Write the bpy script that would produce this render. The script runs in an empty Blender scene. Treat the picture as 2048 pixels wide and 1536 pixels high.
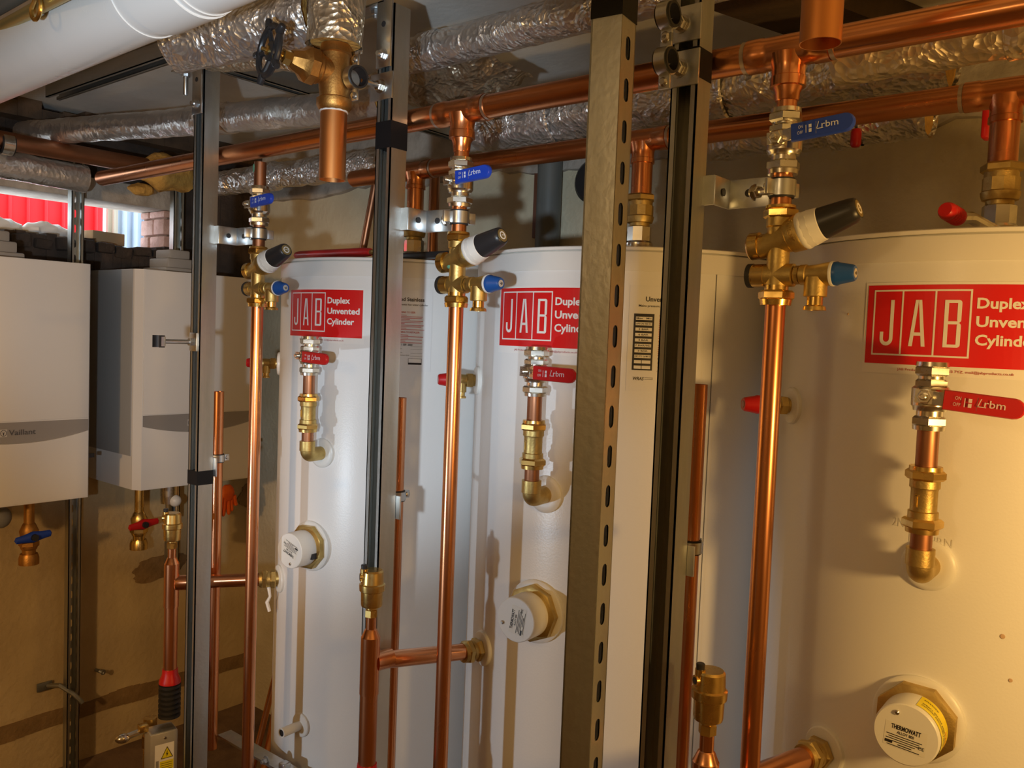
import bpy, bmesh, math, random
from math import sin, cos, pi, radians as RAD
from mathutils import Vector as V, Matrix as M4, noise as NZ
random.seed(7)
SC = bpy.context.scene
COL = SC.collection

# ------------------------------------------------------------------ camera, light, exposure
F, TH, PT, RO, EYE = 1700.0, .6824, -.0558, .0385, V((0, 0, 1.45))
_f = V((-sin(TH)*cos(PT), cos(TH)*cos(PT), sin(PT)))
_r0 = V((cos(TH), sin(TH), 0)); _u0 = _r0.cross(_f)
_r = cos(RO)*_r0 + sin(RO)*_u0
_u = -sin(RO)*_r0 + cos(RO)*_u0
cd = bpy.data.cameras.new('camera'); cam = bpy.data.objects.new('camera', cd); COL.objects.link(cam)
cam.matrix_world = M4(((_r.x, _u.x, -_f.x, EYE.x), (_r.y, _u.y, -_f.y, EYE.y), (_r.z, _u.z, -_f.z, EYE.z), (0, 0, 0, 1)))
cd.sensor_width = 36; cd.lens = 36*F/2048; cd.clip_start = .02
SC.camera = cam

W = bpy.data.worlds.new('sky'); SC.world = W; W.use_nodes = True
W.node_tree.nodes['Background'].inputs[0].default_value = (.80, .90, 1.0, 1)
W.node_tree.nodes['Background'].inputs[1].default_value = 3.2

def lamp(name, kind, loc, col, power, size, target=None, spot=None):
    d = bpy.data.lights.new(name, kind); d.color = col; d.energy = power
    if kind == 'AREA': d.size = size
    else: d.shadow_soft_size = size
    if spot: d.spot_size = spot; d.spot_blend = .35
    o = bpy.data.objects.new(name, d); COL.objects.link(o); o.location = loc
    if target: o.rotation_euler = (V(target)-V(loc)).to_track_quat('-Z', 'Y').to_euler()
    return o
lamp('work_light_cool', 'SPOT', (-1.85, -.90, .72), (.72, .86, 1.0), 40, .03, (-1.36, 1.3, .82), RAD(37))
lamp('head_torch_cool', 'SPOT', (-.17, -.17, 1.37), (.72, .86, 1.0), 62, .02, (-1.72, 1.27, 1.62), RAD(50))
SC.objects['head_torch_cool'].data.spot_blend = .6
lamp('site_lamp_warm', 'POINT', (.42, .83, 1.28), (1.0, .58, .18), 21, .05)
lamp('site_lamp_left', 'SPOT', (-1.05, -.95, 1.45), (1.0, .58, .24), 58, .06, (-2.75, 1.1, .95), RAD(52))
lamp('warm_fill', 'POINT', (-.6, -1.3, 1.9), (1.0, .66, .30), 11, .10)  # added fill lamp out of view, lifts the whole room with warm light
vs = SC.view_settings
vs.view_transform = 'Standard'; vs.look = 'None'; vs.gamma = 1; vs.exposure = .22
try: vs.use_curve_mapping = False
except Exception: pass

# pixel-free geometry: points were measured from the calibrated view, these turn a sight line into a real position
def _ray(px, py): return _f + _r*((px-1024)/F) - _u*((py-768)/F)
def atD(px, py, d): return EYE + _ray(px, py)*d
def onY(px, py, y): v = _ray(px, py); return EYE + v*(y/v.y)
def onX(px, py, x): v = _ray(px, py); return EYE + v*(x/v.x)
def onZ(px, py, z): v = _ray(px, py); return EYE + v*((z-EYE.z)/v.z)
TR, TX, TY = .3461, (-1.7152, -1.0030, -.2908), 1.6515
TROT = (.0497, -.0308, -.0189)
def onT(px, py, k, h=0.0):
    v = _ray(px, py); a = v.x*v.x+v.y*v.y; b = -(v.x*TX[k]+v.y*TY); c = TX[k]**2+TY**2-(TR+h)**2
    t = (-b-math.sqrt(max(b*b-a*c, 0)))/a
    p = EYE+v*t
    return p, math.atan2(p.x-TX[k], -(p.y-TY))

# ------------------------------------------------------------------ materials
MATS = {}
def mat(name, col, rough=.5, metal=0.0, col2=None, nscale=8, nstretch=(1, 1, 1), rvar=0.0, bump=0.0, bscale=30, bstretch=(1, 1, 1), lo=.4, hi=.65, coat=0.0, emis=0, detail=5, spec=.5):
    if name in MATS: return MATS[name]
    m = bpy.data.materials.new(name); m.use_nodes = True; nt = m.node_tree; N = nt.nodes; L = nt.links
    b = N['Principled BSDF']; b.inputs['Base Color'].default_value = (*col, 1); b.inputs['Roughness'].default_value = rough; b.inputs['Metallic'].default_value = metal
    b.inputs['Coat Weight'].default_value = coat; b.inputs['Coat Roughness'].default_value = .12
    b.inputs['Specular IOR Level'].default_value = spec
    tc = N.new('ShaderNodeTexCoord')
    if col2 or rvar:
        mp = N.new('ShaderNodeMapping'); mp.inputs['Scale'].default_value = nstretch; L.new(tc.outputs['Object'], mp.inputs[0])
        no = N.new('ShaderNodeTexNoise'); no.inputs['Scale'].default_value = nscale; no.inputs['Detail'].default_value = detail; L.new(mp.outputs[0], no.inputs['Vector'])
        mr = N.new('ShaderNodeMapRange'); mr.inputs[1].default_value = lo; mr.inputs[2].default_value = hi; L.new(no.outputs['Fac'], mr.inputs[0])
        if col2:
            mx = N.new('ShaderNodeMix'); mx.data_type = 'RGBA'; mx.inputs[6].default_value = (*col, 1); mx.inputs[7].default_value = (*col2, 1)
            L.new(mr.outputs[0], mx.inputs[0]); L.new(mx.outputs[2], b.inputs['Base Color'])
        if rvar:
            ma = N.new('ShaderNodeMath'); ma.operation = 'MULTIPLY_ADD'; ma.inputs[1].default_value = rvar; ma.inputs[2].default_value = rough
            L.new(mr.outputs[0], ma.inputs[0]); L.new(ma.outputs[0], b.inputs['Roughness'])
    if bump:
        mp = N.new('ShaderNodeMapping'); mp.inputs['Scale'].default_value = bstretch; L.new(tc.outputs['Object'], mp.inputs[0])
        no = N.new('ShaderNodeTexNoise'); no.inputs['Scale'].default_value = bscale; no.inputs['Detail'].default_value = 4; L.new(mp.outputs[0], no.inputs['Vector'])
        bp = N.new('ShaderNodeBump'); bp.inputs['Strength'].default_value = bump; bp.inputs['Distance'].default_value = .01
        L.new(no.outputs['Fac'], bp.inputs['Height']); L.new(bp.outputs[0], b.inputs['Normal'])
    if emis: b.inputs['Emission Color'].default_value = (*col, 1); b.inputs['Emission Strength'].default_value = emis
    MATS[name] = m
    return m
COPPER = mat('copper', (.86, .40, .20), .20, 1, (.55, .21, .085), 9, (1, 1, .25), .16)
COPPER_H = mat('copper_header', (.84, .38, .18), .20, 1, (.55, .20, .075), 7, (.3, 1, 1), .14)
COPPER_OLD = mat('copper_dull', (.46, .22, .12), .38, 1, (.30, .13, .065), 12, (1, 1, .4), .15)
COPPER_RAW = mat('copper_satin', (.80, .36, .13), .36, 1, (.62, .25, .075), 14, (1, 1, .15), .12)
BRASS = mat('brass', (.80, .56, .19), .24, 1, (.62, .41, .13), 30, (1, 1, 1), .15)
BRASS_C = mat('brass_cast', (.62, .46, .17), .42, 1, (.50, .36, .13), 40, (1, 1, 1), .12, .06, 300)
BRONZE = mat('bronze_cast', (.56, .29, .08), .46, 1, (.40, .20, .055), 25, (1, 1, 1), .12, .08, 260)
NICKEL = mat('nickel', (.80, .77, .68), .20, 1, (.66, .62, .53), 30, (1, 1, 1), .12)
GALV = mat('galvanised', (.60, .61, .58), .36, 1, (.40, .41, .38), 14, (1, 1, .12), .22, .05, 90)
GALVD = mat('galvanised_back', (.36, .37, .35), .5, 1, (.26, .27, .25), 14, (1, 1, .12), .2)
ZINC = mat('zinc_plate', (.72, .75, .76), .28, 1, (.56, .59, .60), 25, (1, 1, 1), .15)
FOIL0 = mat('foil_base', (.90, .88, .85), .25, .86, (.68, .65, .61), 6, (1, 1, 1), .16, .55, 24, (1, 1, 1))
FOILY0 = mat('foil_gold_base', (.84, .76, .60), .27, .88, (.58, .48, .34), 8, (1, 1, 1), .16, .6, 24, (1, 1, 1))
def crinkle(m, sc, st):
    m = m.copy(); nt = m.node_tree; N = nt.nodes; L = nt.links; b = N['Principled BSDF']
    tc = N.new('ShaderNodeTexCoord'); no = N.new('ShaderNodeTexNoise'); no.inputs['Scale'].default_value = 9; L.new(tc.outputs['Object'], no.inputs['Vector'])
    mx = N.new('ShaderNodeMix'); mx.data_type = 'VECTOR'; mx.inputs[0].default_value = .06; L.new(tc.outputs['Object'], mx.inputs[4]); L.new(no.outputs['Color'], mx.inputs[5])
    vo = N.new('ShaderNodeTexVoronoi'); vo.inputs['Scale'].default_value = sc; L.new(mx.outputs[1], vo.inputs['Vector'])
    v2 = N.new('ShaderNodeTexVoronoi'); v2.inputs['Scale'].default_value = sc*2.7; L.new(mx.outputs[1], v2.inputs['Vector'])
    ad = N.new('ShaderNodeMath'); ad.operation = 'MULTIPLY_ADD'; ad.inputs[1].default_value = .45; L.new(v2.outputs['Distance'], ad.inputs[0]); L.new(vo.outputs['Distance'], ad.inputs[2])
    bp = N.new('ShaderNodeBump'); bp.inputs['Strength'].default_value = st; bp.inputs['Distance'].default_value = .012; L.new(ad.outputs[0], bp.inputs['Height']); L.new(bp.outputs[0], b.inputs['Normal'])
    return m
FOIL = crinkle(FOIL0, 42, .62); FOILY = crinkle(FOILY0, 38, .65); FOILS = crinkle(FOIL0, 42, .22); FOILS.name = 'foil_smooth'; FOIL.name = 'foil'; FOILY.name = 'foil_gold'
ENAMEL = mat('white_enamel', (.82, .82, .80), .30, 0, None, 8, (1, 1, 1), 0, .035, 260)
LIDW = mat('white_lid', (.80, .79, .75), .38)
BOILERW = mat('boiler_white', (.78, .76, .72), .34)
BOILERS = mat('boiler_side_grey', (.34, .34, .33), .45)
BANDG = mat('boiler_band_grey', (.30, .28, .26), .4)
PLW = mat('white_plastic', (.80, .80, .76), .36)
PLGREY = mat('grey_plastic', (.22, .22, .215), .5)
DUCTW = mat('duct_plastic', (.74, .74, .72), .26, 0, (.66, .66, .63), 4, (1, 1, 1), .1)
BLACK = mat('black_rubber', (.018, .017, .017), .55)
BLACKP = mat('black_plastic', (.022, .022, .024), .36)
TAPE = mat('black_tape', (.010, .010, .011), .5, spec=.18)
RED = mat('red_plastic', (.56, .012, .014), .34)
BLUE = mat('blue_plastic', (.014, .06, .50), .34)
BLUEC = mat('blue_cap', (.012, .075, .30), .34)
STICKR = mat('sticker_red', (.70, .008, .010), .38)
PRINTW = mat('print_white', (.86, .85, .82), .4)
PRINTK = mat('print_black', (.02, .018, .018), .5)
PRINTR = mat('print_red', (.62, .14, .13), .5)
PRINTG = mat('print_grey', (.34, .33, .32), .5)
YELLOW = mat('label_yellow', (.85, .72, .02), .45)
PAPER = mat('label_paper', (.80, .80, .79), .4)
PLASTER = mat('plaster', (.62, .48, .26), .85, 0, (.52, .39, .20), 3, (1, 1, 1), 0, .35, 45)
PLASTERB = mat('plaster_back', (.72, .66, .48), .85, 0, (.62, .55, .38), 5, (1, 1, 1), 0, .35, 60)
CEIL = mat('ceiling_board', (.78, .77, .72), .8, 0, (.70, .68, .62), 6, (1, 1, 1), 0, .1, 60)
TIMBER = mat('timber_dark', (.11, .07, .04), .8, 0, (.06, .04, .025), 14, (.2, 1, 1), 0, .3, 60)
DARKB = mat('brick_dark', (.075, .052, .038), .9, 0, (.035, .026, .02), 9, (1, 1, 1), 0, .8, 35)
PINKB = mat('brick_pink_paint', (.66, .45, .40), .8, 0, (.50, .32, .27), 20, (1, 1, 1), 0, .6, 70)
MORTAR = mat('mortar', (.30, .22, .17), .9, 0, (.18, .13, .1), 20, (1, 1, 1), 0, .5, 60)
CONC = mat('concrete', (.52, .47, .40), .9, 0, (.38, .33, .27), 18, (1, 1, 1), 0, .4, 60)
FLOORM = mat('floor_screed', (.22, .14, .08), .9, 0, (.10, .06, .04), 6, (1, 1, 1), 0, .4, 40)
FOAM = mat('insulation_foam', (.62, .36, .08), .85, 0, (.44, .24, .05), 22, (1, 1, 1), 0, .7, 70)
ORANGE = mat('orange_cloth', (.90, .16, .01), .7, 0, (.75, .10, .01), 18)
SOIL = mat('grey_pipe', (.13, .14, .13), .5)
BROWN = mat('brown_steel', (.16, .06, .03), .5)
SCREWM = mat('screw_steel', (.62, .60, .55), .25, 1)
VERD = mat('verdigris', (.16, .42, .27), .8, 0, (.10, .30, .20), 60)
CARD = mat('cardboard', (.52, .36, .20), .8)
REDTARP = mat('red_sheet', (.90, .03, .045), .5)
BLUEST = mat('blue_sheet_steel', (.44, .55, .70), .5)

# ------------------------------------------------------------------ mesh builder
def frame(o, z=(0, 0, 1), x=(1, 0, 0)):
    z = V(z).normalized(); x = V(x); x = (x - z*x.dot(z))
    if x.length < 1e-5: x = V((0, 1, 0)) - z*z.y
    x.normalize(); y = z.cross(x); o = V(o)
    return M4(((x.x, y.x, z.x, o.x), (x.y, y.y, z.y, o.y), (x.z, y.z, z.z, o.z), (0, 0, 0, 1)))
I4 = M4.Identity(4)
class B:
    def __init__(s): s.bm = bmesh.new()
    def v(s, p, M=I4): return s.bm.verts.new(M @ V(p))
    def f(s, vs):
        try: return s.bm.faces.new(vs)
        except ValueError: return None
    def lathe(s, prof, M=I4, seg=24, caps=True, ph=0.0):
        rings = []
        for z, r in prof:
            if r <= 1e-6: rings.append([s.v((0, 0, z), M)])
            else: rings.append([s.v((r*cos(ph+2*pi*i/seg), r*sin(ph+2*pi*i/seg), z), M) for i in range(seg)])
        for a, b in zip(rings, rings[1:]):
            for i in range(seg):
                j = (i+1) % seg
                if len(a) == 1 and len(b) == 1: continue
                if len(a) == 1: s.f([a[0], b[j], b[i]])
                elif len(b) == 1: s.f([a[i], a[j], b[0]])
                else: s.f([a[i], a[j], b[j], b[i]])
        if caps:
            if len(rings[0]) > 1: s.f(rings[0][::-1])
            if len(rings[-1]) > 1: s.f(rings[-1])
        return s
    def hexn(s, z0, z1, r, M=I4, ph=0.0, n=6, ch=None):
        ch = ch if ch is not None else min(.22*(z1-z0), .12*r)
        return s.lathe([(z0, r*.86), (z0+ch, r), (z1-ch, r), (z1, r*.86)], M, n, True, ph)
    def ring(s, z0, z1, ri, ro, M=I4, seg=24):          # tube with wall
        prof = [(z0, ri), (z0, ro), (z1, ro), (z1, ri), (z0, ri)]
        return s.lathe(prof, M, seg, False)
    def box(s, c, d, M=I4, bev=0.0):
        x, y, z = d[0]/2, d[1]/2, d[2]/2; c = V(c)
        if bev <= 0:
            vs = [s.v(c+V((sx*x, sy*y, sz*z)), M) for sz in (-1, 1) for sy in (-1, 1) for sx in (-1, 1)]
            for q in ((0, 2, 3, 1), (4, 5, 7, 6), (0, 1, 5, 4), (2, 6, 7, 3), (0, 4, 6, 2), (1, 3, 7, 5)): s.f([vs[i] for i in q])
        else:
            t = bmesh.new(); bmesh.ops.create_cube(t, size=1)
            for v_ in t.verts: v_.co = V((v_.co.x*d[0], v_.co.y*d[1], v_.co.z*d[2]))
            bmesh.ops.bevel(t, geom=list(t.edges), offset=bev, segments=2, affect='EDGES', profile=.5)
            mp = {v_: s.v(c+v_.co, M) for v_ in t.verts}
            for fc in t.faces: s.f([mp[v_] for v_ in fc.verts])
            t.free()
        return s
    def prism(s, pts, z0, z1, M=I4):
        a = [s.v((x, y, z0), M) for x, y in pts]; b = [s.v((x, y, z1), M) for x, y in pts]; n = len(pts)
        for i in range(n): s.f([a[i], a[(i+1) % n], b[(i+1) % n], b[i]])
        s.f(a[::-1]); s.f(b); return s
    def tube(s, pts, r, seg=12, M=I4, caps=True, rad=None):
        pts = [V(p) for p in pts]; rings = []; n = len(pts)
        t0 = (pts[1]-pts[0]).normalized(); x = t0.orthogonal().normalized()
        for i, p in enumerate(pts):
            t = (pts[min(i+1, n-1)]-pts[max(i-1, 0)]).normalized()
            x = (x - t*x.dot(t)).normalized(); y = t.cross(x); rr = rad[i] if rad else r
            rings.append([s.v(p+(x*cos(2*pi*k/seg)+y*sin(2*pi*k/seg))*rr, M) for k in range(seg)])
        for a, b in zip(rings, rings[1:]):
            for k in range(seg): s.f([a[k], a[(k+1) % seg], b[(k+1) % seg], b[k]])
        if caps: s.f(rings[0][::-1]); s.f(rings[-1])
        return s
    def sphere(s, c, r, M=I4, seg=16, rings=10, sc=(1, 1, 1)):
        T = M @ M4.Translation(V(c)) @ M4.Diagonal((*sc, 1))
        return s.lathe([(-r*cos(pi*i/rings), r*sin(pi*i/rings)) for i in range(rings+1)], T, seg)
def finish(b, name, m, parent=None, M=None, label=None, ang=34, kind=None):
    bm = b.bm
    bmesh.ops.recalc_face_normals(bm, faces=bm.faces)
    for fc in bm.faces: fc.smooth = True
    a = RAD(ang)
    for e in bm.edges:
        if len(e.link_faces) == 2 and e.calc_face_angle(0) > a: e.smooth = False
    me = bpy.data.meshes.new(name); bm.to_mesh(me); bm.free(); me.materials.append(m)
    o = bpy.data.objects.new(name, me); COL.objects.link(o)
    if parent: o.parent = parent
    if M is not None: o.matrix_world = M
    if label: o['label'] = label
    if kind: o['kind'] = kind
    return o
def tag(o, label, cat, group=None):
    o['label'] = label; o['category'] = cat
    if group: o['group'] = group
    return o
def thing(name, label, cat, M, group=None):
    o = bpy.data.objects.new(name, None); COL.objects.link(o); o.matrix_world = M; o.empty_display_size = .02
    return tag(o, label, cat, group)
def part(p, name, b, m, label=None, kind=None, ang=34): return finish(b, name, m, p, None, label, ang, kind)
def struct(name, b, m): return finish(b, name, m, None, None, None, 34, 'structure')

# flat lettering: list of 2D polygons from the built-in font
def glyphs(txt, height=1.0, bold=0.0, wid=None, align='LEFT', italic=0.0):
    c = bpy.data.curves.new('t', 'FONT'); c.body = txt; c.size = 1; c.offset = bold; c.align_x = align; c.resolution_u = 3; c.shear = italic
    o = bpy.data.objects.new('t', c); COL.objects.link(o)
    dg = bpy.context.evaluated_depsgraph_get(); me = bpy.data.meshes.new_from_object(o.evaluated_get(dg))
    vs = [(v.co.x, v.co.y) for v in me.vertices]; fs = [tuple(p.vertices) for p in me.polygons]
    bpy.data.objects.remove(o); bpy.data.curves.remove(c); bpy.data.meshes.remove(me)
    s = height/.70
    if vs:
        x0 = min(v[0] for v in vs); x1 = max(v[0] for v in vs)
        sx = (wid/(x1-x0)) if wid else s
        if align == 'CENTER': vs = [((x-(x0+x1)/2)*sx, y*s) for x, y in vs]
        else: vs = [((x-x0)*sx, y*s) for x, y in vs]
    return vs, fs
def put_text(b, g, fn):
    vs, fs = g; vv = [b.bm.verts.new(fn(x, y)) for x, y in vs]
    for q in fs: b.f([vv[i] for i in q])
def flat(M, dz=0.0, ox=0.0, oy=0.0, rot=0.0):
    c, s = cos(rot), sin(rot)
    return lambda x, y: M @ V((ox+c*x-s*y, oy+s*x+c*y, dz))
def rect2(b, fn, x0, y0, x1, y1, nx=1):
    for i in range(nx):
        a = x0+(x1-x0)*i/nx; c = x0+(x1-x0)*(i+1)/nx
        b.f([b.bm.verts.new(fn(*p)) for p in ((a, y0), (c, y0), (c, y1), (a, y1))])

# ------------------------------------------------------------------ setting
WL, WB, ZC, ZF = -3.02, 2.03, 2.15, -.12            # left wall plane, back wall plane, ceiling
def quadwall(name, pts, m, thick, nrm):
    b = B(); n = V(nrm)*thick
    a = [b.v(p) for p in pts]; c = [b.v(V(p)+n) for p in pts]; k = len(pts)
    b.f(a); b.f(c[::-1])
    for i in range(k): b.f([a[i], c[i], c[(i+1) % k], a[(i+1) % k]])
    return struct(name, b, m)
XR, YF = 2.3, -2.3
quadwall('wall_back', [(WL, WB, ZF-.02), (XR, WB, ZF-.02), (XR, WB, ZC+.1), (WL, WB, ZC+.1)], PLASTERB, .12, (0, 1, 0))
quadwall('wall_right', [(XR, YF, ZF-.02), (XR, WB, ZF-.02), (XR, WB, ZC+.1), (XR, YF, ZC+.1)], PLASTER, .12, (1, 0, 0))
quadwall('wall_front', [(WL, YF, ZF-.02), (XR, YF, ZF-.02), (XR, YF, ZC+.1), (WL, YF, ZC+.1)], PLASTER, .12, (0, -1, 0))
quadwall('floor', [(WL-.3, YF, ZF), (XR, YF, ZF), (XR, WB, ZF), (WL-.3, WB, ZF)], FLOORM, .1, (0, 0, -1))
quadwall('ceiling', [(WL-.3, YF, ZC), (XR, YF, ZC), (XR, WB+.1, ZC), (WL-.3, WB+.1, ZC)], CEIL, .1, (0, 0, 1))
# left wall: golden plaster below, dark brick above with a wide opening
WZ0, WZ1, WY0, WY1 = 1.725, 1.868, .62, 1.640
ZP = 1.60                                   # plaster stops here
b = B(); b.box((WL-.14, (YF+WB)/2, (ZP+ZF)/2-.01), (.28, WB-YF+.2, ZP-ZF+.02)); struct('wall_left', b, PLASTER)
b = B()
def rough_block(b, x0, x1, y0, y1, z0, z1, n=24, amp=.012):
    for ax in range(n):
        ya, yb = y0+(y1-y0)*ax/n, y0+(y1-y0)*(ax+1)/n
        a = amp*random.uniform(-1, 1)
        b.box(((x0+x1)/2, (ya+yb)/2, (z0+z1+a)/2), (x1-x0+amp*random.uniform(-.6, .6), yb-ya+.001, z1-z0+a))
rough_block(b, WL-.185, WL, YF, WY0, ZP, ZC+.05, 6)
rough_block(b, WL-.185, WL, WY1+.065, WB+.1, ZP, ZC+.05, 8)
rough_block(b, WL-.185, WL-.004, WY0, WY1+.065, ZP, WZ0, 34, .014)
rough_block(b, WL-.185, WL-.03, WY0, WY1+.065, WZ1+.075, ZC+.05, 20)
wu = struct('wall_left_upper', b, DARKB)
b = B(); b.box((WL-.0975, (WY0+WY1+.1)/2, WZ1+.0375), (.195, WY1-WY0+.16, .075), bev=.006); struct('trim_1', b, CONC)     # lintel
# painted brick jamb of the opening: single bricks
jm = B(); jm.box((WL-.098, WY1+.045, (WZ0+WZ1)/2-.0), (.17, .06, WZ1-WZ0)); jamb = struct('trim_2', jm, MORTAR)
zz = WZ0; bi = 0
for ci, hgt in enumerate((.052, .063, .030)):
    off = 0 if ci % 2 else .06
    xs = [WL-.002, WL-.085-off*.5, WL-.180]
    for xa, xb in zip(xs, xs[1:]):
        bb = B(); bb.box((0, 0, 0), (abs(xb-xa)-.007, .07, hgt-.006), bev=.005)
        o = finish(bb, 'brick', PINKB, jamb); o.location = ((xa+xb)/2, WY1+.035+random.uniform(-.004, .004), zz+hgt/2)
    zz += hgt
# a few broken bricks showing in the dark wall over the opening
for i in range(16):
    y = WY0+.05+i*.068; bb = B(); bb.box((0, 0, 0), (.05, .060, random.uniform(.03, .045)), bev=.006)
    o = finish(bb, 'brick', DARKB, wu); o.location = (WL-.012+random.uniform(-.008, .008), y, WZ0-.024+random.uniform(-.005, .004)); o.rotation_euler = (random.uniform(-.12, .12), random.uniform(-.2, .2), random.uniform(-.2, .2))
# broken plaster edge at the top of the left wall, dark timber wall plate
b = B(); rough_block(b, WL-.02, WL+.05, .2, WB, ZC-.06, ZC-.001, 26, .03); struct('trim_3', b, TIMBER)
# soffit joist at the far right and dark cross joist
b = B()
p0, p1 = onZ(1440, 25, ZC-.02), onZ(1660, 60, ZC-.02)
b.box((0, 0, 0), (.16, 1.5, .06), M4.Translation(V((-.66, 1.62, ZC-.031))) @ M4.Rotation(RAD(-18), 4, 'Z')); struct('trim_4', b, TIMBER)
# broken plaster edge and rough masonry along the top of the back wall
def ragged(name, xa, xb, zmid, amp, m, th, seed):
    b = B(); n = 120; lo = []
    for i in range(n+1):
        x = xa+(xb-xa)*i/n; zz = zmid+amp*(NZ.noise(V((x*5, seed, 0)))+.6*NZ.noise(V((x*19, seed, 3)))+.3*NZ.noise(V((x*60, seed, 5))))
        lo.append((x, zz))
    fr = [b.v((x, WB-th*(1+.5*NZ.noise(V((x*40, z*30, seed)))), z)) for x, z in lo]; bk = [b.v((x, WB+.01, z-.004)) for x, z in lo]; up = [b.v((x, WB-th*(1+.7*NZ.noise(V((x*30, 7, seed)))), z+.05)) for x, z in lo]; tp = [b.v((x, WB-th, ZC)) for x, z in lo]
    for A_, C_ in ((bk, fr), (fr, up), (up, tp)):
        for i in range(n): b.f([A_[i], A_[i+1], C_[i+1], C_[i]])
    return struct(name, b, m)
ragged('trim_5', WL, XR, 1.945, .030, CONC, .016, 1.3)

# outside, seen through the opening
def onXp(px, py, x): return onX(px, py, x)
XO = -3.75
def out_panel(px0, px1, zlo, zhi, name, label, cat, m, ribs, group=None, xo=XO, rib=.012):
    a, c = onX(px0, 430, xo), onX(px1, 430, xo)
    t = thing(name, label, cat, M4.Translation((xo, (a.y+c.y)/2, zlo)), group)
    w = c.y-a.y; bb = B(); bb.box((-.01, 0, (zhi-zlo)/2), (.02, w, zhi-zlo)); part(t, 'panel', bb, m)
    for i in range(ribs):
        y = -w/2+w*(i+.5)/ribs; bb = B(); bb.box((.008, y, (zhi-zlo)/2), (.016, rib, zhi-zlo), bev=.003); part(t, 'rib', bb, m)
    return t
out_panel(-40, 206, 1.70, 2.05, 'red_shutter', 'bright red ribbed sheet outside the wall opening', 'panel', REDTARP, 7)
out_panel(216, 236, 1.55, 2.05, 'beige_post', 'beige board outside the wall opening, between red and pale blue sheets', 'board', mat('beige_board', (.50, .46, .38), .7), 1, None, -3.74, .01)
out_panel(236, 340, 1.55, 2.05, 'blue_sheet', 'pale blue corrugated steel sheet outside the opening by the pink bricks', 'sheet', BLUEST, 5, None, -3.76, .02)
for i, (y_, lab) in enumerate(((1.12, 'crumpled white paper sack on the opening sill at the frame edge'), (1.275, 'printed white paper sack on the opening sill left of the thin strut'))):
    bb = B(); bb.sphere((0, 0, 0), .05, I4, 28, 16, (.55, 1.65, .62))
    for v_ in bb.bm.verts: v_.co += V((NZ.noise(v_.co*40), NZ.noise(v_.co*40+V((5, 0, 0))), NZ.noise(v_.co*40+V((0, 7, 0)))))*.010
    o = finish(bb, 'paper_sack', PRINTW, None, M4.Translation((WL-.13, y_, 1.752))); tag(o, lab, 'sack')
bb = B(); bb.box((0, 0, 0), (.08, .13, .045), bev=.002); o = finish(bb, 'cardboard_box', CARD, None, M4.Translation((WL-.12, 1.465, 1.748)) @ M4.Rotation(.2, 4, 'Z')); tag(o, 'flat brown cardboard box on the opening sill', 'box')

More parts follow.
